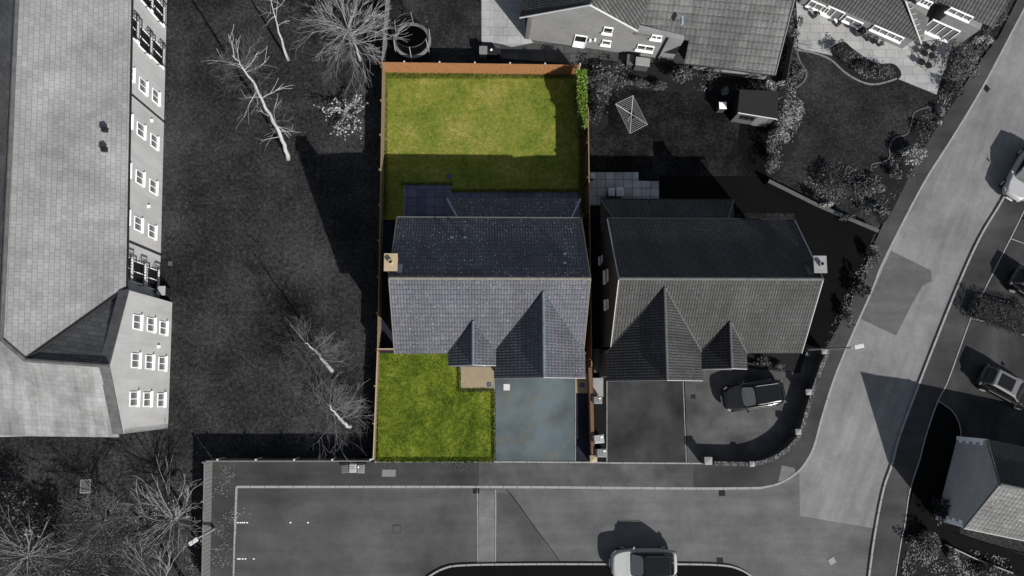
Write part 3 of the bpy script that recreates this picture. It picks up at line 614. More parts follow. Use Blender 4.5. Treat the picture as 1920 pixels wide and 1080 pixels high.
# cross wing walls with gable, parapet
def gw(p, z): return (p.x, p.y, z)
GN, GS = B0.copy(), B1.copy(); gm_ = (GN+GS)/2+db*(-.0)
wgt = MB()
inn = -nb*.4
wgt.hexa([gw(GS, 0), gw(GN, 0), gw(GN+inn, 0), gw(GS+inn, 0)], [gw(GS, ZE), gw(GN, ZE), gw(GN+inn, ZE), gw(GS+inn, ZE)])
apx = onwall(206, 686, GN, nb); apx.z = min(apx.z, 8.7)
wgt.hexa([gw(GS, ZE), gw(GN, ZE), gw(GN+inn, ZE), gw(GS+inn, ZE)], [gw(Vector((apx.x, apx.y, 0))+db*.03, apx.z), gw(Vector((apx.x, apx.y, 0))-db*.03, apx.z), gw(Vector((apx.x, apx.y, 0))-db*.03+inn, apx.z), gw(Vector((apx.x, apx.y, 0))+db*.03+inn, apx.z)])
obj('gable_wall', wgt, 'render', apt)
sideS = MB().prism([GS.xy, (GS+inn).xy, (GS-nb*12).xy, (GS-nb*12-db*.3).xy, (GS-db*.3).xy], 0, ZE-.1); obj('side_wall', sideS, 'render', apt)
sideN = MB().prism([(GN+inn*1.01).xy, (GN-nb*2.2).xy, (GN-nb*2.2+db*.3).xy, (GN+inn*1.01+db*.3).xy], 0, ZE-.1); obj('side_wall', sideN, 'render', apt)
cp = MB(); aA = apx+Z*.12
for e in (GN, GS):
    s3 = Vector((e.x, e.y, ZE+.12)); n_ = 9; d_ = (aA-s3)
    for k in range(n_):
        a, b = s3+d_*(k/n_), s3+d_*((k+.985)/n_); o_ = -nb*.5; up = Z*.1
        q = [a+nb*.06, b+nb*.06, b+o_, a+o_]
        if (q[1]-q[0]).cross(q[2]-q[0]).z < 0: q = q[::-1]
        cp.hexa(q, [v+up for v in q])
obj('parapet', cp, 'coping_dark', apt)
for cols in ([(242, 135), (267, 161), (291, 181)], [(238, 223), (263, 244), (288, 265)], [(235, 316), (261, 333), (286, 350)], [(233, 405), (258, 420), (284, 434)]):
    for q in cols:
        if q[1] >= 0: window(apt, onwall(q[0], q[1], A1, na)+na*.01, na, .85, 1.0, sill=.15, depth=.025, glass='glass_grey')
for q in [(256, 604), (282, 609), (305, 615), (253, 676), (279, 679), (303, 682), (250, 748), (275, 749), (301, 750)]:
    window(apt, onwall(q[0], q[1], B1, nb)+nb*.01, nb, .85, 1.0, sill=.15, depth=.025, glass='glass_grey')
ua = Z.cross(na)
for q in [(245, 48), (271, 78), (295, 100), (273, -8), (296, 20), (233, 500), (259, 512), (285, 523)]:
    c = onwall(q[0], q[1], A1, na)+na*.01
    if q[1] < -20: continue
    wd = window(apt, c, na, 1.35, 1.75, sill=.1, name='balcony_door', depth=.04)
    bl = MB(); r0 = c+na*.32-Z*.8
    for s_ in (-1, 1): bl.obox(c+ua*s_*.78+na*.17-Z*.0, ua*.02, na*.17, Z*.02); bl.obox(c+ua*s_*.78+na*.33-Z*.4, ua*.02, na*.02, Z*.42)
    for k in range(9): bl.obox(c+ua*(-.7+k*.175)+na*.33-Z*.4, ua*.012, na*.012, Z*.4)
    bl.obox(c+na*.33, ua*.8, na*.025, Z*.025); bl.obox(c+na*.33-Z*.8, ua*.8, na*.025, Z*.025)
    obj('balcony_railing', bl, 'metal_black', apt)
for (p, q) in (((233, 167), (308, 231)), ((222, 446), (301, 479))):
    a, b = onwall(*p, A1, na), onwall(*q, A1, na); a.z = ZE; b.z = 0; b.x, b.y = (a.x+b.x)/2, (a.y+b.y)/2; a.x, a.y = b.x, b.y
    obj('downpipe', MB().tube([a+na*.06, b+na*.06], .05, 6), 'metal_black', apt)
for p in ((283, 226), (277, 387), (296, 650)):
    pl, nn = (A1, na) if p[1] < 500 else (B1, nb); c = onwall(*p, pl, nn); obj('wall_light', MB().box(c+nn*.06, .14, .16, .2), 'white', apt)
for p in ((198, 244), (197, 281)):
    q = W(*p, 7.2); obj('roof_vent', MB().box(q+Z*.1, .32, .3, .3), 'metal_black', apt, bevel=.03)
# items beside the block
def small_box(name, label, cat, px, py, sx, sy, sz, mat, top=None, rz=0, z=.1):
    b = W(px, py, z+sz); b.z = z; t = thing(name, label, cat, b, 0)
    obj('body', MB().box(b+Z*(sz/2), sx, sy, sz, rz), mat, t, bevel=.02)
    obj('lid', MB().box(b+Z*(sz+.03), sx+.06, sy+.06, .06, rz), top or mat, t, bevel=.015); return t
small_box('utility_cabinet', 'dark framed cabinet against the apartment wall below the lower balconies', 'cabinet', 302, 545, .5, .55, 1.0, 'metal_black', 'metal_grey', 0, 0)
# ------------------------------------------------------------------ north house
N0, N1 = W(984, 74), W(1248, 112); dn = (N1-N0).normalized(); nn = Vector((dn.y, -dn.x, 0)); nn = nn if nn.y < 0 else -nn
no = thing('north_house', 'pale brick gabled house with wide speckled roof above the two gardens', 'house', N0)
L3 = onwall(981, 29, N0, nn); AP = onwall(1107, 4, N0, nn); R3 = onwall(1196, 53, N0, nn); R4 = onwall(1283, 74, N0, nn)
base = [N0.copy(), Vector((AP.x, AP.y, 0)), Vector((R3.x, R3.y, 0)), Vector((R4.x, R4.y, 0))]
tops = [L3, AP, R3, R4]; w = MB()
for k in range(3):
    b0, b1, t0, t1 = base[k], base[k+1], tops[k], tops[k+1]; bk = -nn*.3
    w.hexa([b0, b1, b1+bk, b0+bk], [Vector((b0.x, b0.y, t0.z-.06)), Vector((b1.x, b1.y, t1.z-.06)), Vector((b1.x, b1.y, t1.z-.06))+bk, Vector((b0.x, b0.y, t0.z-.06))+bk])
w.prism([N0.xy, (N0-nn*12).xy, (N0-nn*12+dn*.3).xy, (N0+dn*.3).xy], 0, L3.z-.1)
obj('wall', w, 'brick_grey', no)
bk = -nn*14; o = nn*.15
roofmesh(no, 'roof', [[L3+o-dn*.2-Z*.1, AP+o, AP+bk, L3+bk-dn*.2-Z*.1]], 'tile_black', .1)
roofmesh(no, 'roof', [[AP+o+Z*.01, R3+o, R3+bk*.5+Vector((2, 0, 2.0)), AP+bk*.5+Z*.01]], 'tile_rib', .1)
obj('verge', MB().tube([L3+o*1.3-dn*.2, AP+o*1.3, R3+o*1.3], .06, 6), 'white_dull', no)
# wide roof to the east
e1, e2 = W(1283, 119, 2.35), W(1453, 141, 2.35); t1 = W(1290, 76, 3.25); u1 = R3+o*1.1+Z*.02
pe = (e2-e1).normalized(); sn = t1-e1; sn -= pe*sn.dot(pe)
sn = Vector((-pe.y, pe.x, .62)).normalized()
far = 15
q1 = e1+sn*((t1-e1).dot(sn))
roof_e = roofmesh(no, 'roof', [[e1, e2, e2+sn*far+pe*.2, e1+sn*far-pe*3.2, W(1166, 2, 4.6), Vector((u1.x, u1.y, q1.z+.12)), q1]], 'tile_north', .1)
obj('verge', MB().tube([e2+Z*.02, e2+sn*far+Z*.02], .05, 6), 'fence_grey', no)
obj('gutter', MB().tube([e1-Z*.05, e2-Z*.05], .06, 6), 'metal_black', no)
aw0, aw1 = W(1296, 130, 0), W(1432, 150, 0)
w = MB().prism([aw0.xy, aw1.xy, (aw1-nn*6).xy, (aw0-nn*6).xy], 0, 2.25); obj('annex_wall', w, 'coping', no)
obj('roof_vent', MB().box(W(1278, 40, 4.3)+Z*.1, .12, .5, .3), 'lead', no)
for px, py, ww, hh, ml in ((1140, 56, .62, .8, 0), (1137, 79, .62, .62, 0), (1231, 69, .7, .5, 1), (1210, 89, 1.15, .7, 1)):
    window(no, onwall(px, py, N0, nn)+nn*.01, nn, ww, hh, mull=ml, sill=.18)
dd = onwall(1088, 74, N0, nn); dd.z = .95; df = window(no, dd, nn, .85, 1.8, mull=0, sill=0, name='back_door'); 
obj('door_panel', MB().obox(dd-Z*.45+nn*.03, dn*.36, nn*.02, Z*.42), 'white', df)
for px, py in ((1107, 74), (1116, 73)): c = onwall(px, py, N0, nn); obj('wall_light', MB().box(c+nn*.08, .12, .14, .18), 'white', no)
obj('downpipe', MB().tube([Vector((R4.x, R4.y, R4.z))-dn*1.1+nn*.06, Vector((R4.x, R4.y, 0))-dn*1.1+nn*.06], .06, 6), 'metal_black', no)
# ------------------------------------------------------------------ north east house
NA0, NA1 = W(1496, 8), W(1690, 93); d1 = (NA1-NA0).normalized(); n1 = Vector((d1.y, -d1.x, 0)); n1 = n1 if n1.y < 0 else -n1
ne = thing('corner_house', 'L shaped house with ribbed dark roofs and many white windows above the pale patio', 'house', NA1)
NB0, NB1 = W(1733, 62), W(1800, 90)
nb0, nb1 = NB0, NB1; d2 = d1; 
wA = MB(); wA.prism([NA0.xy, NA1.xy, (NA1-n1*6).xy, (NA0-n1*6).xy], 0, 2.2); obj('wall', wA, 'brick_grey', ne)
pB = W(1733, 62); pC = pB+d1*2.5
wB = MB(); wB.prism([pB.xy, pC.xy, (pC-n1*6).xy, (pB-n1*6).xy], 0, 2.75); obj('wall', wB, 'brick_grey', ne)
ea, eb = W(1490, -18, 2.3), W(1726, 82, 2.3); ed = (eb-ea).normalized(); up_ = Vector((-ed.y, ed.x, 0)); up_ = up_ if up_.y > 0 else -up_
rs = (up_+Z*.55).normalized()
vt = W(1695, 0, 3.9); 
roofmesh(ne, 'roof', [[ea, eb, vt, ea+rs*8]], 'tile_rib', .1)
wr = MB(); 
p1, p2, p3 = W(1697, 2, 4.0), W(1742, 34, 2.9), W(1727, 83, 2.25)
roofmesh(ne, 'lean_roof', [[p1, p3, p2]], 'coping_dark', .05)
obj('flashing', MB().tube([p1+Z*.05, p3+Z*.05], .05, 5), 'white_dull', ne)
for k in range(8): q = p1.lerp(p3, (k+.5)/8); obj('lead_step', MB().box(q+Vector((.18, .06, .02)), .36, .035, .04, .35), 'white_dull', ne)
fa, fb = W(1735, -2, 3.0), W(1862, 52, 3.0); fd = (fb-fa).normalized(); fu = Vector((-fd.y, fd.x, 0)); rs2 = (fu+Z*.55).normalized()
roofmesh(ne, 'roof', [[fa-fd*3, fb, fb+rs2*9, fa-fd*3+rs2*9]], 'tile_rib', .1)
wC = MB(); pD = W(1800, 88); 
for px, py, ww, hh, ml in ((1535, 12, 1.5, .75, 2), (1563, 24, 1.3, 1.1, 1), (1600, 40, 1.3, .6, 1), (1664, 62, 2.3, .6, 3)):
    window(ne, onwall(px, py, NA0, n1)+n1*.012, n1, ww, hh, mull=ml, sill=.16, glass='glass_grey')
window(ne, onwall(1764, 56, pB, n1)+n1*.012, n1, 2.1, 1.5, mull=3, sill=.2, name='patio_door', glass='glass_grey')
for px, py, ww in ((1800, 26, 1.7), (1736, 4, .8)):
    window(ne, onwall(px, py, pB, n1)+n1*.012, n1, ww, .55, mull=2, sill=.16, glass='glass_grey')
# ------------------------------------------------------------------ east house (bottom right)
zA, zR = 3.3, 5.9
c1, c2, cR = W(1850, 823, zA), W(1808, 990, zA), W(1874, 908, zR)
dE = Vector((1, -.21, 0)).normalized(); hE = Vector((-.21, -1, 0)).normalized()
eh = thing('east_house', 'brick gable end house with speckled tiled roof in the bottom right corner', 'house', c2)
roofmesh(eh, 'roof', [[c1+Z*.02, cR+Z*.02, cR+dE*12, c1+dE*12]], 'tile_black', .1)  # black tiles paint in the shade of this north slope
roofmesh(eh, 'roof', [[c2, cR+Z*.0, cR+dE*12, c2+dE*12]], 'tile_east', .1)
obj('ridge_tiles', MB().tube([cR+Z*.04, cR+dE*12+Z*.04], .1, 8), 'ridge_grey', eh)
obj('verge', MB().tube([c1+Z*.03, cR+Z*.05, c2+Z*.03], .045, 6), 'fence_grey', eh)
w = MB(); i_ = dE*.12
def dn_(p, z): return Vector((p.x, p.y, z))
w.hexa([dn_(c2+i_, 0), dn_(c2+dE*12, 0), dn_(c1+dE*12, 0), dn_(c1+i_, 0)], [dn_(c2+i_, zA-.12), dn_(c2+dE*12, zA-.12), dn_(c1+dE*12, zA-.12), dn_(c1+i_, zA-.12)])
w.hexa([dn_(c2+i_, zA-.12), dn_(c2+dE*.4, zA-.12), dn_(c1+dE*.4, zA-.12), dn_(c1+i_, zA-.12)], [dn_(cR+i_, zR-.12)+hE*.02, dn_(cR+dE*.4, zR-.12)+hE*.02, dn_(cR+dE*.4, zR-.12)-hE*.02, dn_(cR+i_, zR-.12)-hE*.02])
M['brick_pale'] = masonry('pale_brick', g(.40), g(.33), g(.25), .225, .075, .012, .5, .4, .5, 0, .85, 'UV', .3)
obj('wall', w, 'brick_pale', eh)
for c_, s_ in ((c1, 1), (c2, -1)):
    qn = MB().obox(dn_(c_+i_, 1.58)-dE*.012+hE*s_*.05, hE*.05, dE*.03, Z*1.55)
    for k in range(8):
        wd = .42 if k % 2 else .26; cc = dn_(c_+i_, .2+k*.36); qn.obox(cc+hE*s_*wd/2-dE*.015, hE*wd/2, dE*.04, Z*.16)
    obj('quoin', qn, 'white', eh)
obj('gutter', MB().tube([c2-Z*.06, c2+dE*12-Z*.06], .06, 6), 'metal_grey', eh)
# ------------------------------------------------------------------ shed, garden furniture, bins
S = [W(1388, 168, 2.1), W(1460, 172, 2.1), W(1457, 222, 2.0), W(1384, 210, 2.0)]
sh = thing('garden_shed', 'black felt roofed garden shed with pale front between shrubs and dark lawn', 'shed', (S[3].x, S[3].y, .09))
ct = sum(S, Vector((0, 0, 0)))/4
obj('roof', MB().slab([ct+(p-ct)*1.02 for p in S], .08), 'leaf_black', sh)
obj('wall', MB().prism([(ct+(p-ct)*.94).xy for p in S], .05, 1.92), 'metal_black', sh)
fe = (S[2]-S[3])*.47; fe.z = 0; fc = ct+((S[2]+S[3])/2-ct)*.95; fc.z = .98; obj('front_panel', MB().obox(fc, fe, Vector((fe.y, -fe.x, 0)).normalized()*.02, Z*.9), 'cover', sh)
e_ = (S[2]-S[3]); e_.z = 0; en = Vector((e_.y, -e_.x, 0)).normalized()
obj('fascia', MB().tube([S[3]-Z*.02+en*.04, S[2]-Z*.02+en*.04], .04, 4), 'white_dull', sh)
mid = ct+((S[3]*.68+S[2]*.32)-ct)*.94; mid.z = 1.25
window(sh, mid+en*.02, en, .9, .6, frame='metal_black', mull=1, sill=0)
mid = ct+((S[3]*.3+S[2]*.7)-ct)*.94; mid.z = .95; do = obj('door', MB().obox(mid+en*.03, e_.normalized()*.4, en*.02, Z*.88), 'bin', sh); obj('handle', MB().obox(mid+en*.06+e_.normalized()*.3, e_.normalized()*.02, en*.02, Z*.06), 'metal_black', do)
# wheelie bins
def make_bin():
    t = thing('wheelie_bin', 'x', 'bin', (0, 0, 0), group='wheelie bins')
    m = MB(); m.hexa([(-.21, -.24, .04), (.21, -.24, .04), (.21, .24, .04), (-.21, .24, .04)], [(-.27, -.33, .98), (.27, -.33, .98), (.27, .31, .98), (-.27, .31, .98)])
    obj('body', m, 'bin_dark', t, bevel=.03, local=True)
    l_ = MB(); l_.hexa([(-.29, -.36, .985), (.29, -.36, .985), (.28, .34, .985), (-.28, .34, .985)], [(-.25, -.31, 1.06), (.25, -.31, 1.06), (.24, .26, 1.08), (-.24, .26, 1.08)])
    ld = obj('lid', l_, 'bin', t, bevel=.02, local=True)
    obj('hinge', MB().tube([(-.25, .36, 1.0), (.25, .36, 1.0)], .025, 8), 'bin_dark', t, local=True)
    for s_ in (-1, 1): obj('wheel', MB().tube([(s_*.2, .28, .1), (s_*.26, .28, .1)], .1, 14), 'rubber', t, local=True)
    r_ = MB(); r_.box((0, -.05, 1.085), .3, .02, .015); r_.box((0, .1, 1.09), .3, .02, .015); obj('rib', r_, 'bin', ld, local=True)
    return t
b0 = make_bin()
def place_bin(px, py, rz, label, mat=None, sc_=1.0, first=[True], tape=None):
    p = W(px, py, 1.0); p.z = .1
    if first[0]: first[0] = False; b0.location = p; b0.rotation_euler = (0, 0, rz); b0['label'] = label; r = b0
    else: r = dup(b0, p, rz, label)
    r.scale = (sc_, sc_, 1)
    if mat:
        for c in kids(r):
            if c.name.startswith('lid'): c.data = c.data.copy(); c.data.materials[0] = M[mat]
    if tape:
        l_ = [c for c in kids(r) if c.name.startswith('lid')][0]
        obj('sticker', MB().box((tape[0], tape[1], 1.1), .08, .14, .012), 'white', l_, local=True)
    return r
place_bin(647, 878, .08, 'dark grey wheelie bin, leftmost of three against the field fence', 'cover', .84)
place_bin(662, 877, 0, 'palest wheelie bin, middle of three against the field fence', 'bin_pale', .86)
place_bin(677, 878, 0, 'grey wheelie bin with white sticker, rightmost of three by the field fence', 'bin', .86, tape=(-.17, .1))
place_bin(1120, 750, 1.57, 'uppermost wheelie bin beside the brick wall, touching the pale slabs', 'bin', .88, tape=(.12, -.15))
place_bin(1122, 823, 1.65, 'middle wheelie bin standing on dark gravel beside the brick wall', 'bin_pale', 1.0, tape=(.12, -.2))
place_bin(1127, 849, 1.57, 'lowest wheelie bin beside the buff capped pillar', 'bin', 1.0, tape=(.12, -.2))
place_bin(1146, 361, 3.14, 'shorter pale wheelie bin, left of two on the small patio', 'white_dull', .85)
place_bin(1162, 361, 3.14, 'taller pale wheelie bin, right of two on the small patio', 'white_dull', .95)
for k, (px, py, sx, sy, lab) in enumerate(((1121, 717, .62, .95, 'pale concrete slab lid box beside the brick wall above the bins'),)):
    small_box('storage_box', lab, 'box', px, py+8, sx, 1.1, .35, 'coping', 'coping')
small_box('storage_box', 'dark pair of storage lockers between the two houses above the pale box', 'box', 1124, 676, .7, 1.5, .8, 'bin_dark', 'cover')
small_box('storage_box', 'small white topped box at the left end of the small patio', 'box', 1111, 330, .22, .3, .6, 'metal_black', 'white_dull')
small_box('water_butt', 'bright white topped bin on the dark lawn left of the shed', 'bin', 1355, 198, .46, .44, .8, 'bin_dark', 'white')
small_box('storage_box', 'grey lidded box at the left corner of the north patio', 'box', 906, 94, .5, .52, .75, 'bin', 'bin')
small_box('storage_box', 'black low box with white ball on top by the north patio', 'box', 926, 97, .85, .45, .6, 'metal_black', 'metal_black')
small_box('storage_box', 'square grey lidded box against the white window of the north house', 'box', 1205, 116, .95, .55, .9, 'brick_dark', 'coping', -.12)
small_box('storage_box', 'dark grey chest left of the square lidded box by the north house', 'box', 1182, 112, .45, .7, .5, 'bin_dark', 'cover', -.12)
bl = MB().lathe(W(921, 93, .85)-Z*.0, [(0, -.08), (.06, -.06), (.085, 0), (.06, .06), (0, .08)], 12); obj('ball', bl, 'white', smooth=True, label='small white ball resting on the black box by the north patio', category='ball')
# covers, gullies
def flat_item(name, label, cat, px, py, sx, sy, mat, z=.12, rz=0, grate=False, frame='cover'):
    p = W(px, py, z); t = thing(name, label, cat, p)
    obj('frame', MB().box(p+Z*.0, sx, sy, .012, rz), frame, t)
    m = MB()
    if grate:
        for k in range(5): m.box(p+Vector((0, -sy/2+(k+.5)*sy/5, .01)), sx*.86, sy*.09, .014, rz)
        obj('grate', m, 'iron', t)
    else: obj('plate', m.box(p+Z*.008, sx*.88, sy*.88, .012, rz), mat, t)
flat_item('road_gully', 'black road gully at the top left of the pale crossing strip', 'drain', 893, 920, .42, .36, 'iron', .02, 0, True, 'iron')
flat_item('road_gully', 'black road gully below the kerb right of the crossing', 'drain', 1354, 925, .42, .36, 'iron', .02, 0, True, 'iron')
flat_item('road_gully', 'black road gully on the bottom kerb right of the silver car', 'drain', 1350, 1051, .42, .34, 'iron', .02, 0, True, 'iron')
flat_item('road_gully', 'black road gully on the curving kerb near the top right patio', 'drain', 1850, 166, .4, .4, 'iron', .03, -1.0, True, 'iron')
flat_item('manhole_cover', 'bright white square plate at the top of the blue driveway', 'cover', 950, 726, .46, .46, 'white_dull', .12, 0, False, 'bin')
flat_item('manhole_cover', 'small dark square cover on the beige porch path', 'cover', 917, 721, .28, .28, 'blue_cover', .125, 0, False, 'iron')
flat_item('manhole_cover', 'small dark square cover on the beige path right of the driveway', 'cover', 1091, 722, .34, .3, 'blue_cover', .12, 0, False, 'iron')
flat_item('manhole_cover', 'blue grey cover set in the back lawn above the patio', 'cover', 842, 331, .32, .32, 'blue_cover', .11, 0, False, 'blue_cover')
flat_item('manhole_cover', 'pale framed rectangular cover in the dark field bottom left', 'cover', 160, 912, .65, .85, 'leaf_mid', .03, .03, False, 'coping')
flat_item('manhole_cover', 'grey rectangular cover on the pavement right of the three bins', 'cover', 729, 887, .95, .5, 'bin', .112, 0, False, 'cover')
flat_item('manhole_cover', 'small dark cover on the hardstanding left of the black car', 'cover', 1300, 744, .3, .28, 'iron', .112, 0, False, 'iron')
flat_item('manhole_cover', 'square cover outlined in the parking court', 'cover', 744, 992, .5, .5, 'parking', .012, 0, False, 'drive_dark')
flat_item('manhole_cover', 'faint square cover in the field beside the apartment block', 'cover', 319, 494, .3, .3, 'leaf_mid', .03, 0, False, 'leaf_mid')
flat_item('manhole_cover', 'pale square cover in the road at the bottom right', 'cover', 1560, 1052, .5, .45, 'coping', .02, .5, False, 'road_side')
pd = [(1466, 872), (1490, 878), (1491, 886), (1470, 900), (1459, 903)]
sheet('tactile_paving', pd, .108, 'strip'); sheet('gravel_patch', [(1112, 708), (1131, 708), (1131, 744), (1112, 744)], .1, 'coping')
# rotary washing line
wp = W(1184, 214, 0); wl_ = thing('rotary_washing_line', 'rotary washing line with four arms standing on the dark lawn', 'washing line', wp)
cs = [W(*q, 1.85) for q in ((1187, 179), (1214, 233), (1181, 250), (1154, 195))]; cm = W(1184, 214, 1.45)
obj('post', MB().tube([dn_(cm, 0), cm], .025, 8), 'metal_grey', wl_)
for q in cs: obj('arm', MB().tube([cm, q], .022, 5), 'white_dull', wl_)
ln = MB()
for k in range(4):
    for j in range(7): s_ = 1-j*.11; ln.tube([cm.lerp(cs[k], s_), cm.lerp(cs[(k+1) % 4], s_)], .013 if j == 0 else .008, 4)
obj('line_cord', ln, 'metal_grey', wl_)
# trampoline
tp = W(773, 76, .85); tr = thing('trampoline', 'round black trampoline with net beyond the orange fence', 'trampoline', (tp.x, tp.y, .08))
ring = MB().lathe(tp, [(1.30, -.03), (1.30, .04), (1.08, .04), (1.08, -.03), (1.30, -.03)], 40); obj('safety_pad', ring, 'bin', tr)
obj('jumping_mat', MB().lathe(tp, [(1.08, .0), (0.01, -.03)], 40), 'mat_black', tr)
nm = MB()
for z_ in (1.6,): nm.lathe(tp, [(1.22, z_-.02), (1.25, z_), (1.22, z_+.02), (1.19, z_), (1.22, z_-.02)], 40)
obj('top_hoop', nm, 'metal_black', tr)
nn_ = MB()
for k in range(60): a = k*math.pi/30; c_, s_ = math.cos(a), math.sin(a); nn_.tube([tp+Vector((1.12*c_, 1.12*s_, .05)), tp+Vector((1.2*c_, 1.2*s_, 1.6))], .006, 3)
for z_ in (.3, .55, .8, 1.05, 1.3): nn_.lathe(tp, [(1.13+z_*.04, z_), (1.14+z_*.04, z_+.01)], 40)
obj('net', nn_, 'net', tr)
for k in range(6):
    a = k*math.pi/3+.5; c_, s_ = math.cos(a), math.sin(a)
    obj('pole', MB().tube([(tp.x+1.33*c_, tp.y+1.33*s_, .05), (tp.x+1.35*c_, tp.y+1.35*s_, .9), (tp.x+1.24*c_, tp.y+1.24*s_, 2.5)], .025, 6), 'metal_grey', tr)
# garden chairs and pots on the pale patio
def chair0_():
    t = thing('patio_chair', 'x', 'chair', (0, 0, 0), group='black round backed patio chairs')
    obj('seat', MB().lathe((0, 0, .42), [(0.001, 0), (.24, 0), (.25, .05), (0.001, .07)], 14), 'metal_black', t, local=True)
    m = MB()
    for k in range(9): a = -.2+k*3.5/8; m.tube([(.24*math.cos(a), .24*math.sin(a), .46), (.29*math.cos(a), .29*math.sin(a), .82)], .012, 4)
    m.tube([(.29*math.cos(-.2+k*3.5/8), .29*math.sin(-.2+k*3.5/8), .82) for k in range(9)], .02, 5)
    obj('backrest', m, 'metal_black', t, local=True)
    for k in range(4): a = .78+k*1.571; obj('leg', MB().tube([(.17*math.cos(a), .17*math.sin(a), .43), (.22*math.cos(a), .22*math.sin(a), 0)], .014, 4), 'metal_black', t, local=True)
    return t
ch0 = chair0_()
cl = ['top left', 'top right', 'middle left', 'middle right', 'bottom left', 'bottom right']
for k, (x, y) in enumerate(((1737, 88), (1749, 91), (1733, 100), (1746, 105), (1728, 117), (1740, 123))):
    p = W(x, y, .5); p.z = .11; lab = cl[k]+' of six black patio chairs on the pale terrace'; rz = k*1.1
    if k == 0: ch0.location = p; ch0.rotation_euler = (0, 0, rz); ch0['label'] = lab
    else: dup(ch0, p, rz, lab)
# ------------------------------------------------------------------ plants
def leafball(m, c, rx, ry, rz, n, ls, rnd, flat=.0, lumps=5):
    L_ = [(Vector((rnd.gauss(0, .42)*rx, rnd.gauss(0, .42)*ry, rnd.uniform(-.1, .5)*rz)), rnd.uniform(.35, .65)) for _ in range(lumps)]
    for _ in range(n):
        lc, lr = rnd.choice(L_); d = Vector((rnd.gauss(0, 1), rnd.gauss(0, 1), abs(rnd.gauss(.3, .8)))).normalized()*rnd.uniform(.55, 1.05)
        p = c+lc+Vector((d.x*rx*lr, d.y*ry*lr, d.z*rz*lr*1.2))
        if p.z < .05: p.z = .05+rnd.random()*.2
        a = Vector((rnd.gauss(0, 1), rnd.gauss(0, 1), rnd.gauss(0, .6))).normalized(); b = a.cross(Vector((rnd.gauss(0, 1), rnd.gauss(0, 1), rnd.gauss(0, 1)))).normalized()
        s_ = ls*rnd.choice((.5, .8, 1., 1.3, 2.0)); m.face([p-a*s_, p+b*s_*.45, p+a*s_, p-b*s_*.45])
def shrub(label, px, py, rx, ry, h, leaf, n=500, ls=.07, name='shrub', cat='shrub', seed=0, group=None, stems=6, z0=.1):
    rnd = random.Random(int(px*7+py*3+seed)); b = W(px, py, h*.6); b.z = z0; k = .036
    t = thing(name, label, cat, b, group=group)
    s_ = MB()
    for i in range(stems):
        a = rnd.uniform(0, 6.28); e = b+Vector((math.cos(a)*rx*k*.5, math.sin(a)*ry*k*.5, h*.75)); s_.tube([b, b.lerp(e, .5)+Z*.05, e], [.03, .02, .008], 4)
    obj('stem', s_, 'bark_dark', t)
    m = MB(); leafball(m, b+Z*h*.35, rx*k, ry*k, h*.75, n, ls, rnd, lumps=max(4, int(n/90)))
    obj('foliage', m, leaf, t); return t
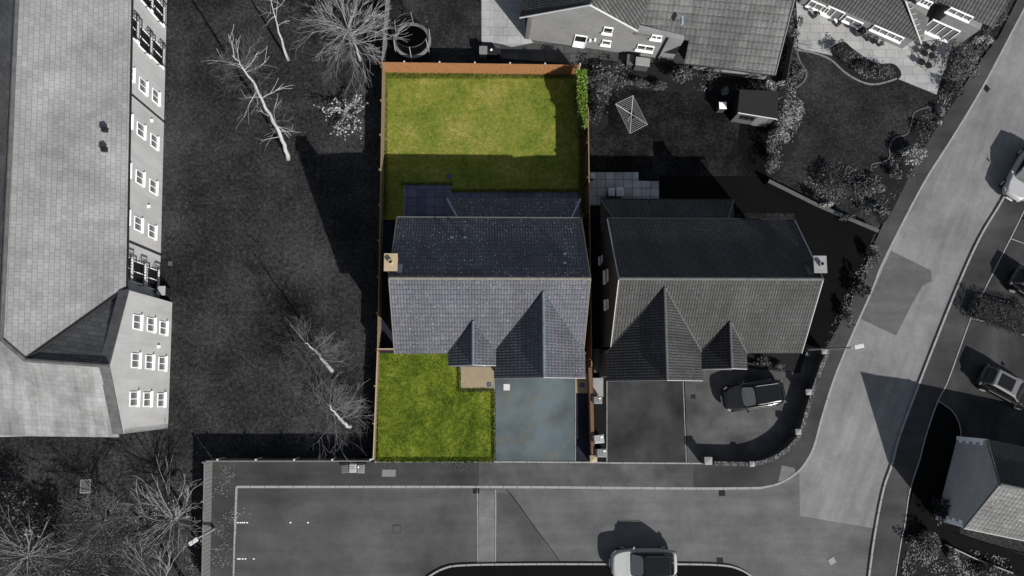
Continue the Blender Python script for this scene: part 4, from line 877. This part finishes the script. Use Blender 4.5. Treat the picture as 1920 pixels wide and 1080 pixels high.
SH = [  # label, px, py, rx, ry, h, leaf, n, leaf size
 ('dark mottled shrub right of the green hedge top', 1128, 155, 30, 36, 1.6, 'leaf_mid', 1600, .06),
 ('narrow dark shrub down the right side of the green hedge', 1118, 208, 11, 34, 1.1, 'leaf_dark', 700, .06),
 ('low shrub at the back of the dark garden below the grey lidded box', 1196, 156, 26, 12, .8, 'leaf_mid', 700, .06),
 ('leafy shrub below the gap between the north house and its wide roof', 1238, 160, 22, 13, .8, 'leaf_mid', 600, .07),
 ('tall scruffy shrub at the left corner of the wide north roof', 1276, 140, 20, 22, 1.6, 'leaf_mid', 800, .07),
 ('scruffy shrub against the left end of the pale annex wall', 1334, 138, 12, 20, 1.3, 'leaf_mid', 450, .06),
 ('trailing pale leaved shrub over the back edge of the shed', 1442, 162, 22, 9, 1.9, 'leaf_light', 500, .06),
 ('small shrub with pale leaf left of the shed above the white topped bin', 1358, 168, 9, 12, .8, 'leaf_light', 160, .07),
 ('large pale twiggy shrub right of the shed', 1480, 205, 22, 36, 2.0, 'leaf_light', 2000, .055),
 ('pale shrub below the large twiggy shrub beside the dark lawn', 1466, 250, 20, 22, 1.5, 'leaf_light', 900, .06),
 ('dark shrub with lighter tips above the diagonal wall end', 1450, 295, 16, 32, 1.2, 'leaf_mid', 900, .06),
 ('small leafy plant in front of the shed door', 1430, 226, 12, 9, .7, 'leaf_mid', 260, .06),
 ('shrub between the wide north roof and the pale patio, upper', 1486, 40, 10, 22, 1.2, 'leaf_mid', 500, .06),
 ('shrub between the wide north roof and the pale patio, lower', 1484, 78, 10, 20, 1.1, 'leaf_light', 450, .06),
 ('low pale shrub inside the curved edging left of the corner lawn', 1490, 140, 18, 22, .8, 'leaf_mid', 700, .06),
 ('round clipped dark shrub at the left end of the island bed', 1577, 97, 17, 19, .9, 'leaf_dark', 1400, .045),
 ('dark low plants in the middle of the island bed', 1610, 122, 18, 13, .5, 'leaf_dark', 600, .05),
 ('mottled dark shrub at the right end of the island bed', 1652, 136, 24, 17, .8, 'leaf_mid', 1300, .05),
 ('dark glossy shrub in the top right corner beside the corner house roof', 1872, 20, 17, 30, 1.6, 'leaf_mid', 1200, .055),
 ('dark shrub at the corner house right wall foot', 1852, 52, 20, 18, 1.4, 'leaf_mid', 900, .055),
 ('pale leaved low shrub right of the corner house end wall', 1838, 74, 16, 9, .9, 'leaf_light', 450, .055),
 ('large mottled shrub right of the pale terrace', 1806, 118, 25, 30, 1.3, 'leaf_mid', 2000, .055),
 ('dark shrub below the pale terrace corner beside the footpath', 1782, 165, 18, 22, .9, 'leaf_dark', 700, .06),
 ('small pale shrub beside the footpath edge', 1764, 216, 9, 12, .6, 'leaf_light', 220, .06),
 ('dark low plants in the bed beside the wavy edging', 1730, 238, 18, 16, .5, 'leaf_dark', 500, .06),
 ('pale spiky shrub overhanging the footpath', 1706, 290, 22, 18, 1.1, 'leaf_light', 1100, .07),
 ('mottled shrub just below the pale spiky shrub', 1684, 322, 16, 16, .9, 'leaf_mid', 500, .06),
 ('grassy twiggy shrub along the lower edge of the corner lawn', 1630, 350, 30, 20, .8, 'leaf_mid', 900, .07),
 ('dark spreading shrub left of the grassy shrub on the corner lawn', 1560, 335, 26, 24, .8, 'leaf_dark', 1100, .06),
 ('mottled low plants beside the footpath above the diagonal wall end', 1640, 392, 20, 20, .7, 'leaf_mid', 500, .07),
 ('trailing pale plant over the middle of the diagonal wall', 1548, 384, 16, 9, 1.6, 'leaf_light', 380, .06),
 ('trailing plant over the lower part of the diagonal wall', 1588, 408, 18, 8, 1.5, 'leaf_mid', 320, .06),
 ('dark grassy shrub beside the footpath near the repair patch', 1634, 480, 14, 24, .9, 'leaf_mid', 500, .07),
 ('dark arching shrub beside the footpath left of the repair patch', 1612, 530, 15, 24, .9, 'leaf_dark', 500, .08),
 ('dark grassy shrub just above the street lamp on the right house side', 1590, 585, 15, 24, .9, 'leaf_mid', 520, .07),
 ('small low plants in the bed before the black tiled house', 1428, 683, 22, 8, .5, 'leaf_mid', 420, .06),
 ('small pale leaved plant left of the topmost wall pillar', 1512, 664, 8, 4, .4, 'leaf_light', 60, .05),
 ('little round plant at the left end of the bed by the black car', 1462, 690, 14, 8, .5, 'leaf_mid', 260, .06),
 ('curly mottled shrub in the bottom right garden nearest the road', 1738, 1022, 26, 20, .9, 'leaf_mid', 1500, .06),
 ('pale leaved shrub in the bottom right garden beside the edging', 1790, 1042, 13, 18, .8, 'leaf_light', 500, .06),
 ('dark mixed plants at the bottom edge under the east house', 1846, 1068, 30, 12, .6, 'leaf_dark', 700, .06),
 ('dark evergreen bush against the shaded gable of the east house', 1765, 950, 22, 30, 1.2, 'leaf_black', 1200, .06),
 ('dark leafy bush at the left edge of the field', 24, 965, 42, 50, 2.2, 'leaf_dark', 2600, .08),
 ('small pale leaved sapling between the bottom left trees', 64, 990, 18, 8, 1.6, 'leaf_light', 90, .11),
 ('dark bush beneath the bottom left trees', 95, 990, 30, 34, 1.6, 'leaf_black', 1400, .08),
]
for lab, px, py, rx, ry, h, lf, n, ls in SH: shrub(lab, px, py, rx, ry, h, lf, n, ls)
def hedge(label, quad, h, leaf, n, ls, z0=.1, inner='leaf_black'):
    q = pp(quad, h); q = [Vector((p.x, p.y, 0)) for p in q]; t = thing('hedge', label, 'hedge', q[0]); rnd = random.Random(n)
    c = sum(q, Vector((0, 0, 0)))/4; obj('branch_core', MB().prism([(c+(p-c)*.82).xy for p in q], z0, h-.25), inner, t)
    m = MB()
    for _ in range(n):
        a, b = rnd.random(), rnd.random()
        if rnd.random() < .45: 
            if rnd.random() < .5: a = round(a)
            else: b = round(b)
            z = rnd.uniform(.15, h)
        else: z = h-abs(rnd.gauss(0, .12))
        p = q[0].lerp(q[1], a).lerp(q[3].lerp(q[2], a), b)+Vector((rnd.gauss(0, .05), rnd.gauss(0, .05), z))
        d = Vector((rnd.gauss(0, 1), rnd.gauss(0, 1), rnd.gauss(0, .6))).normalized(); e = d.cross(Vector((rnd.gauss(0, 1), rnd.gauss(0, 1), rnd.gauss(0, 1)))).normalized(); s_ = ls*rnd.uniform(.6, 1.4)
        m.face([p-d*s_, p+e*s_*.5, p+d*s_, p-e*s_*.5])
    obj('foliage', m, leaf, t)
hedge('bright green hedge at the top right corner of the back lawn', [(1081, 130), (1100, 130), (1101, 215), (1087, 208)], 2.6, 'leaf_green', 2600, .07)
hedge('thin green hedge end just below the bright hedge on the brown fence', [(1092, 212), (1101, 212), (1102, 238), (1094, 236)], 2.5, 'leaf_green', 350, .06)
hedge('dark clipped hedge between the two driveways at the right edge', [(1836, 552), (1940, 578), (1940, 632), (1822, 592)], 1.0, 'leaf_dark', 3600, .05)
# potted plants on the patio
def pot(label, px, py, r, h, leaf='leaf_black', n=260):
    p = W(px, py, .5); p.z = .11; t = thing('potted_plant', label, 'potted plant', p, group='potted plants along the corner house')
    obj('pot', MB().lathe(p, [(.001, 0), (r*.5, 0), (r*.7, .3), (r*.62, .3), (r*.6, .26), (.001, .26)], 16), 'bin_dark', t)
    m = MB(); leafball(m, p+Z*(.3+h*.25), r, r, h*.6, n, .045, random.Random(px), lumps=5); obj('foliage', m, leaf, t)
pot('biggest round potted bush against the corner house wall', 1611, 60, .36, .9, n=700)
pot('small potted plant left of the door of the corner house', 1529, 28, .22, .5)
pot('small pale potted plant below the corner house door', 1573, 44, .18, .4, 'leaf_mid')
pot('leftmost of three low pots right of the big round bush', 1631, 71, .2, .3, 'leaf_mid', 140); pot('middle of three low pots right of the big round bush', 1642, 76, .2, .3, n=140); pot('rightmost of three low pots right of the big round bush', 1653, 81, .19, .3, 'leaf_mid', 140)
def litter(name, label_poly, z, n, mat, ls, seed=3):
    rnd = random.Random(seed); m = MB(); xs = [p[0] for p in label_poly]; ys = [p[1] for p in label_poly]
    def inside(x, y):
        c = False; P_ = label_poly
        for i in range(len(P_)):
            (x1, y1), (x2, y2) = P_[i], P_[i-1]
            if (y1 > y) != (y2 > y) and x < (x2-x1)*(y-y1)/(y2-y1)+x1: c = not c
        return c
    cl = [(rnd.uniform(min(xs), max(xs)), rnd.uniform(min(ys), max(ys))) for _ in range(max(4, n//40))]
    for _ in range(n):
        c_ = rnd.choice(cl); x, y = c_[0]+rnd.gauss(0, 9), c_[1]+rnd.gauss(0, 9)
        if not inside(x, y): continue
        p = W(x, y, z); a = rnd.uniform(0, 6.28); d = Vector((math.cos(a), math.sin(a), rnd.uniform(-.1, .3))); e = Vector((-d.y, d.x, rnd.uniform(-.1, .3))); s_ = ls*rnd.uniform(.5, 1.4)
        p = p+Z*(s_*.35); m.face([p-d*s_, p+e*s_*.6, p+d*s_, p-e*s_*.6])
    return obj(name, m, mat, kind='stuff')
litter('fallen_leaves', [(400, 868), (442, 868), (440, 1080), (396, 1080)], .112, 420, 'leaf_light', .035)
litter('fallen_leaves', [(444, 868), (520, 868), (470, 1000), (444, 1080)], .1, 120, 'leaf_pale', .03, 5)
litter('fallen_leaves', [(702, 868), (898, 868), (898, 886), (702, 884)], .112, 600, 'leaf_mid', .03, 6)
BEDS = [[(1104, 108), (1180, 118), (1300, 124), (1345, 150), (1460, 160), (1450, 185), (1380, 170), (1260, 172), (1140, 170), (1140, 232), (1106, 235)],
 [(1470, 60), (1492, 92), (1508, 140), (1490, 170), (1500, 230), (1480, 300), (1440, 335), (1440, 250), (1462, 160)],
 [(1760, 185), (1800, 172), (1768, 222), (1735, 275), (1703, 335), (1655, 420), (1632, 360), (1636, 312), (1668, 300), (1672, 262), (1704, 250), (1712, 214)],
 [(1560, 92), (1600, 96), (1640, 122), (1686, 130), (1668, 152), (1620, 148)], [(1640, 440), (1650, 470), (1560, 650), (1545, 640), (1600, 520)],
 [(1500, 345), (1560, 300), (1640, 330), (1640, 420), (1560, 385)], [(1700, 1000), (1900, 1050), (1900, 1080), (1690, 1080)], [(1800, 90), (1860, 60), (1850, 100), (1770, 200), (1760, 180)], [(0, 930), (330, 930), (380, 1080), (0, 1080)]]
for i_b, P_ in enumerate(BEDS):
    big = i_b == 8
    litter('ground_cover', P_, .13 if not big else .02, 1500 if big else 900, 'leaf_mid', .06, 20+i_b); litter('ground_cover', P_, .15 if not big else .03, 350, 'leaf_light', .045, 40+i_b)
# ------------------------------------------------------------------ trees
def grow(tw, p, d, L, r, depth, rnd, droop=0., spread=.6, kids_=3, seg=4, rmin=.006, up=.0, store=None, twigl=.6):
    pts = [p.copy()]; rad = [r]; q = p.copy(); dd = d.copy()
    for k in range(seg):
        dd = (dd+Vector((rnd.gauss(0, .13), rnd.gauss(0, .13), rnd.gauss(0, .10)-droop+up))).normalized(); q = q+dd*(L/seg)
        if q.z < .2: q.z = .2
        pts.append(q.copy()); rad.append(max(rmin, r*(1-.75*(k+1)/seg)))
    tw.tube(pts, rad, 4 if r > .02 else 3, cap=False)
    if depth > 0:
        for j in range(kids_):
            t_ = rnd.uniform(.25, 1.0); i = min(int(t_*seg), seg-1); b = pts[i].lerp(pts[i+1], t_*seg-i)
            nd = (pts[i+1]-pts[i]).normalized(); s_ = Vector((rnd.gauss(0, 1), rnd.gauss(0, 1), rnd.gauss(0, .7))).normalized()
            grow(tw, b, (nd+s_*spread).normalized(), L*rnd.uniform(.4, .7), max(rmin, r*.5), depth-1, rnd, droop, spread, kids_, seg, rmin, up)
def tree(label, trunk_px, r0, mat, limbs, seed=1, twig=None, name='bare_tree', leaf=None, nleaf=0, group='leafless trees in the dark field', cat='tree', **kw):
    # trunk_px: list of (px, py, z)
    pts = [W(*q) for q in trunk_px]; pts[0].z = 0; rnd = random.Random(seed)
    t = thing(name, label, cat, pts[0], group=group)
    line = []
    for i in range(len(pts)-1):
        for k in range(4): line.append(pts[i].lerp(pts[i+1], k/4)+Vector((rnd.gauss(0, .03), rnd.gauss(0, .03), 0)))
    line.append(pts[-1]); n = len(line)
    obj('trunk', MB().tube(line, [r0*(1.25 if k == 0 else 1)*(1-.85*k/(n-1)) for k in range(n)], 9), mat, t, smooth=True)
    tw = MB()
    for (cnt, f0, f1, Lm, tilt, r_) in limbs:
        for k in range(cnt):
            f = rnd.uniform(f0, f1)*(n-1); i = min(int(f), n-2); b = line[i].lerp(line[i+1], f-i)
            a = 2*math.pi*(k+rnd.uniform(-.35, .35))/cnt; el = tilt+rnd.uniform(-.25, .25)
            d = Vector((math.cos(a)*math.cos(el), math.sin(a)*math.cos(el), math.sin(el)))
            grow(tw, b, d, Lm*rnd.uniform(.65, 1.25), r_*rnd.uniform(.7, 1.2), kw.get('depth', 2), rnd, kw.get('droop', 0), kw.get('spread', .55), kw.get('kids', 4), 4, kw.get('rmin', .007), kw.get('up', 0))
    obj('crown', tw, twig or mat, t)
    if kw.get('haze'):
        hz = MB(); cnt, Lh = kw['haze']
        for k in range(cnt):
            f = rnd.uniform(.3, 1.)*(n-1); i = min(int(f), n-2); a = rnd.uniform(0, 6.28); el = rnd.uniform(-.2, .9)
            grow(hz, line[i].lerp(line[i+1], f-i), Vector((math.cos(a)*math.cos(el), math.sin(a)*math.cos(el), math.sin(el))), Lh*rnd.uniform(.5, 1.2), .009, 2, rnd, 0, .8, 4, 3, .0045, 0)
        obj('fine_twigs', hz, 'bark_faint', t)
    if leaf:
        m = MB(); src = [Vector(v) for v in tw.v[::max(1, len(tw.v)//nleaf)]]
        for v in src:
            v = v+Vector((rnd.gauss(0, .06), rnd.gauss(0, .06), rnd.gauss(0, .06))); a = Vector((rnd.gauss(0, 1), rnd.gauss(0, 1), rnd.gauss(0, .5))).normalized(); b = a.cross(Vector((rnd.gauss(0, 1), rnd.gauss(0, 1), rnd.gauss(0, 1)))).normalized(); s_ = kw.get('ls', .06)*rnd.uniform(.6, 1.3)
            m.face([v-a*s_, v+b*s_*.7, v+a*s_, v-b*s_*.7])
        obj('foliage', m, leaf, t)
    return t
tree('leaning pale birch at the top edge, its base at the upper of the two trunks', [(540, 113, 0), (522, 60, 3.2), (507, -5, 6.5)], .10, 'bark_pale', [(9, .55, 1., 1.0, .4, .018)], 3, depth=1, kids=3)
tree('largest leaning birch with bright bare limbs in the middle of the field', [(541, 298, 0), (530, 262, 2.2), (505, 215, 4.6), (478, 160, 7.2), (455, 125, 9.0), (436, 104, 10.2)], .145, 'bark_pale', [(9, .12, .6, 1.5, .1, .026), (9, .5, 1., 1.5, .5, .022)], 11, depth=1, kids=3, rmin=.008, spread=.6, haze=(40, 1.5))
tree('wide round bare tree with radiating grey branches at the top edge', [(676, 112, 0), (666, 86, 1.6), (652, 50, 3.8)], .11, 'bark_fine', [(34, .55, 1., 2.0, .25, .024), (22, .75, 1., 2.1, .7, .024)], 5, depth=2, kids=4, rmin=.007, spread=.4)
tree('bare tree with pale crooked trunk and thin haze of twigs, above the lowest field tree', [(622, 697, 0), (606, 675, 2.0), (590, 657, 3.6), (572, 643, 5.0)], .13, 'bark_pale', [(8, .3, 1., 1.3, .4, .02)], 8, twig='bark_mid', depth=1, haze=(50, 1.4), kids=3, rmin=.006, spread=.65)
tree('bushy bare tree with fine drooping twigs beside the lower left fence', [(655, 800, 0), (640, 788, 1.6), (626, 772, 3.4), (617, 760, 4.6)], .13, 'bark_pale', [(12, .3, 1., 1.7, .25, .022)], 14, twig='bark_mid', depth=2, haze=(70, 1.7), kids=3, rmin=.006, spread=.65, droop=.03)
tree('small shrubby tree covered in pale leaves near the back garden fence', [(656, 222, 0), (650, 210, .8), (646, 203, 1.5)], .05, 'bark_mid', [(16, .1, 1., 1.3, .35, .02)], 21, depth=1, kids=3, leaf='leaf_pale', nleaf=420, name='leafy_tree', ls=.07)
tree('large round bare tree behind the left street lamp', [(352, 967, 0), (338, 972, 1.5), (325, 976, 3.0)], .13, 'bark_mid', [(18, .6, 1., 2.2, .25, .04), (12, .8, 1., 2.1, .8, .035)], 31, twig='bark_mid', depth=2, kids=3, rmin=.010, spread=.4)
tree('dark tangled tree between the bottom left trees', [(205, 972, 0), (198, 975, 1.2), (188, 985, 3.0)], .12, 'bark_dark', [(16, .4, 1., 2.0, .35, .035)], 41, depth=2, kids=4, rmin=.010, spread=.6, leaf='leaf_mid', nleaf=500, ls=.05)
tree('spiky bare tree in the bottom left corner', [(75, 1028, 0), (62, 1035, 1.5), (48, 1042, 3.0)], .11, 'bark_mid', [(24, .6, 1., 2.1, .3, .03), (8, .9, 1, 1.8, .9, .02)], 51, depth=1, kids=3, rmin=.009, spread=.35)
tree('bare tree cut by the bottom edge left of the parking court', [(345, 1085, 0), (320, 1095, 2.0), (300, 1104, 3.2)], .12, 'bark_mid', [(14, .6, 1., 2.2, .35, .04)], 61, depth=2, kids=3, rmin=.010, spread=.4)
tree('small bare bush spreading over the pale patio edge', [(1489, 82, .1), (1492, 80, .4)], .03, 'bark_mid', [(12, .2, 1., 1.1, .4, .014)], 71, depth=1, kids=3, rmin=.006, spread=.4, group=None)
# ------------------------------------------------------------------ street lamps
def lamp(label, base, top, head, h, z_head=None):
    b = W(*base, 0); t_ = W(*top, h); t = thing('street_lamp', label, 'street lamp', b, group='street lamps')
    b2 = Vector((t_.x, t_.y, 0)).lerp(b, .7); b2.z = 0
    obj('column', MB().tube([b, b.lerp(t_, .3), t_], [.09, .06, .045], 10), 'metal_grey', t)
    hd = W(*head, h+.05); arm = MB().tube([t_, t_.lerp(hd, .5)+Z*.05, hd], .03, 6); obj('arm', arm, 'metal_grey', t)
    d = hd-t_; d.z = 0; d.normalize(); s_ = Vector((-d.y, d.x, 0)); m = MB(); m.obox(hd+d*.12, d*.3, s_*.13, Z*.05); ho = obj('lamp_head', m, 'white_dull', t, bevel=.03)
    obj('lens', MB().obox(hd+d*.14-Z*.06, d*.22, s_*.1, Z*.015), 'glass_grey', ho)
lamp('tall street lamp leaning over the road beside the curved wall', (1512, 655), (1597, 652), (1607, 650), 6.2)
lamp('street lamp beside the round bare tree at the parking court fence', (402, 991), (378, 1005), (366, 1013), 3.2)
# ------------------------------------------------------------------ cars
def rr(L, Wd, r, n=5, fx=0, taper=0):
    pts = []
    for cx, cy, a0 in ((L/2-r, Wd/2-r, 0), (-L/2+r, Wd/2-r, 90), (-L/2+r, -Wd/2+r, 180), (L/2-r, -Wd/2+r, 270)):
        for k in range(n+1): a = math.radians(a0+90*k/n); pts.append((cx+r*math.cos(a)+fx, cy+r*math.sin(a)))
    return pts
def car(label, px, py, heading, paint, roof='paint', length=4.3, width=1.8, height=1.5, zp=.7, sunroof=False, screen='car_glass', rails=True, name='parked_car'):
    p = W(px, py, zp); p.z = .105 if p.x < 14 or 1 else 0
    t = thing(name, label, 'car', p, heading, group='parked cars'); L, Wd = length, width
    def ring(Lr, Wr, r, z, fx=0, belly=0):
        o_ = []
        for k in range(40):
            a = 2*math.pi*k/40; ca, sa = math.cos(a), math.sin(a)
            o_.append((Lr/2*math.copysign(abs(ca)**.62, ca), Wr/2*math.copysign(abs(sa)**.34, sa)*(1-.08*max(0, ca)**3), z))
        return o_
    m = MB(); R_ = [ring(L*.93, Wd*.86, .35, .2), ring(L*.985, Wd*.97, .42, .38), ring(L, Wd, .5, .55), ring(L*.985, Wd*.99, .55, .72), ring(L*.95, Wd*.94, .55, .86), ring(L*.9, Wd*.86, .5, .93)]
    i0 = 0; n = len(R_[0])
    for r in R_: m.v += r
    for q in range(len(R_)-1):
        for j in range(n): m.f.append((q*n+j, q*n+(j+1) % n, (q+1)*n+(j+1) % n, (q+1)*n+j))
    m.f.append(tuple((len(R_)-1)*n+j for j in range(n))); m.f.append(tuple(reversed(range(n))))
    obj('body', m, paint, t, smooth=True, local=True)
    # cabin (front = -x direction of heading: front at +x)
    xb0, xb1 = -L*.44, L*.22; xt0, xt1 = -L*.36, L*.04; wb_, wt = Wd*.43, Wd*.36; zb, zt = .92, height
    def P4(x, y, z): return Vector((x, y, z))
    B = [P4(xb1, -wb_*.92, zb), P4(xb1, wb_*.92, zb), P4(xb0, wb_*.88, zb), P4(xb0, -wb_*.88, zb)]
    T = [P4(xt1, -wt, zt-.05), P4(xt1, wt, zt-.05), P4(xt0, wt*.94, zt-.04), P4(xt0, -wt*.94, zt-.04)]
    cb = MB().hexa([B[3], B[0], B[1], B[2]], [T[3], T[0], T[1], T[2]]); obj('pillar_frame', cb, paint if roof == 'paint' else roof, t, local=True, bevel=.11)
    def pane(nm, a, b, c, d, mt, ins=.08, o_=.012):
        a, b, c, d = [Vector(v) for v in (a, b, c, d)]; ce = (a+b+c+d)/4; nrm = (b-a).cross(d-a).normalized()
        if nrm.dot(ce-Vector((-.3, 0, .8))) < 0: nrm = -nrm
        cq = [v+(ce-v).normalized()*ins for v in (a, b, c, d)]; q = []
        for k_ in range(24):
            an = 2*math.pi*k_/24+.13; uu = .5+.5*math.copysign(abs(math.cos(an))**.42, math.cos(an)); vv = .5+.5*math.copysign(abs(math.sin(an))**.42, math.sin(an))
            q.append(cq[0].lerp(cq[1], uu).lerp(cq[3].lerp(cq[2], uu), vv))
        o2 = MB(); f = [v+nrm*o_ for v in q]; o2.hexa(q, f) if (q[6]-q[0]).cross(q[12]-q[0]).dot(nrm) > 0 else o2.hexa(q[::-1], f[::-1])
        return obj(nm, o2, mt, t, local=True)
    pane('windscreen', B[0], B[1], T[1], T[0], screen, .09)
    pane('rear_window', B[2], B[3], T[3], T[2], 'car_glass', .1)
    pane('side_window', B[1], B[2], T[2], T[1], 'car_glass', .07); pane('side_window', B[3], B[0], T[0], T[3], 'car_glass', .07)
    rm = MB(); c_ = [T[3], T[0], T[1], T[2]]; up2 = [v*.0+Vector((v.x*.93-.01, v.y*.86, zt)) for v in c_]; rm.hexa(c_, up2)
    rf = obj('roof', rm, paint if roof == 'paint' else roof, t, local=True, bevel=.1)
    if sunroof: obj('sunroof', MB().box(((xt0+xt1)/2-.05, 0, zt+.006), (xt1-xt0)*.62, wt*1.35, .012), 'car_glass', rf, local=True)
    if rails:
        for s_ in (-1, 1): obj('roof_rail', MB().tube([(xt0+.1, s_*wt*.86, zt), (xt0+.2, s_*wt*.9, zt+.04), (xt1-.15, s_*wt*.92, zt+.04), (xt1-.05, s_*wt*.9, zt-.02)], .012, 5), 'metal_grey' if paint == 'paint_black' else 'metal_black', t, local=True)
    for s_ in (-1, 1):
        obj('headlight', MB().box((L*.43, s_*Wd*.375, .74), .26, .22, .12, -s_*.6), 'lamp_glass', t, local=True, bevel=.03)
        obj('tail_light', MB().box((-L*.45, s_*Wd*.36, .78), .14, .26, .18, s_*.5), 'tail', t, local=True, bevel=.03)
        obj('wing_mirror', MB().box((L*.16, s_*(Wd/2+.08), .98), .12, .2, .13, s_*.3), paint, t, local=True, bevel=.03)
        obj('sill_trim', MB().tube([(-L*.3, s_*Wd*.478, .89), (L*.2, s_*Wd*.474, .89)], .010, 4), 'metal_grey', t, local=True)
        for xx in (-L*.31, L*.31):
            w_ = obj('wheel', MB().tube([(xx, s_*(Wd/2-.22), .3), (xx, s_*(Wd/2-.01), .3)], .32, 20), 'rubber', t, local=True)
            obj('rim', MB().tube([(xx, s_*(Wd/2-.02), .3), (xx, s_*(Wd/2+.005), .3)], .2, 12), 'metal_grey', w_, local=True)
    obj('bonnet', MB().slab([(xb1+.02, -Wd*.37, .945), (L*.405, -Wd*.33, .90), (L*.405, Wd*.33, .90), (xb1+.02, Wd*.37, .945)], .03), paint, t, local=True, bevel=.02)
    obj('grille', MB().box((L*.49, 0, .55), .06, Wd*.5, .2), 'metal_black', t, local=True); obj('number_plate', MB().box((L*.505, 0, .42), .02, .5, .11), 'white', t, local=True)
    obj('wiper', MB().tube([(xb1-.05, -.5, zb+.06), (xb1-.2, .1, zb+.16)], .012, 4), 'metal_black', t, local=True)
    return t
def hd(a, b):                                          # heading from pixel a (rear) to pixel b (front)
    v = W(*b, .7)-W(*a, .7); return math.atan2(v.y, v.x)
car('silver car with black glass roof parked on the bottom kerb', 1207, 1056, hd((1270, 1056), (1145, 1057)), 'paint_silver', 'car_glass', 4.35, 1.86, 1.6, screen='dash')
car('glossy black car parked inside the curved wall', 1413, 741, hd((1472, 733), (1353, 750)), 'paint_black', 'car_glass', 4.25, 1.8, 1.55, screen='dash')
car('pale silver car cut by the right edge, parked facing down the road', 1922, 324, hd((1950, 272), (1893, 373)), 'paint_silver', 'paint', 4.4, 1.8, 1.5, rails=False, screen='dash')
car('black car with pale roof and dark sunroof on the east driveway', 1889, 727, hd((1841, 702), (1930, 750)), 'paint_black', 'paint_grey', 4.2, 1.8, 1.5, sunroof=True, rails=False)
car('dark car nearly cut off by the right edge above the dark clipped hedge', 1945, 545, hd((1893, 512), (1990, 575)), 'paint_black', 'paint_grey', 4.2, 1.8, 1.5, sunroof=True, rails=False)
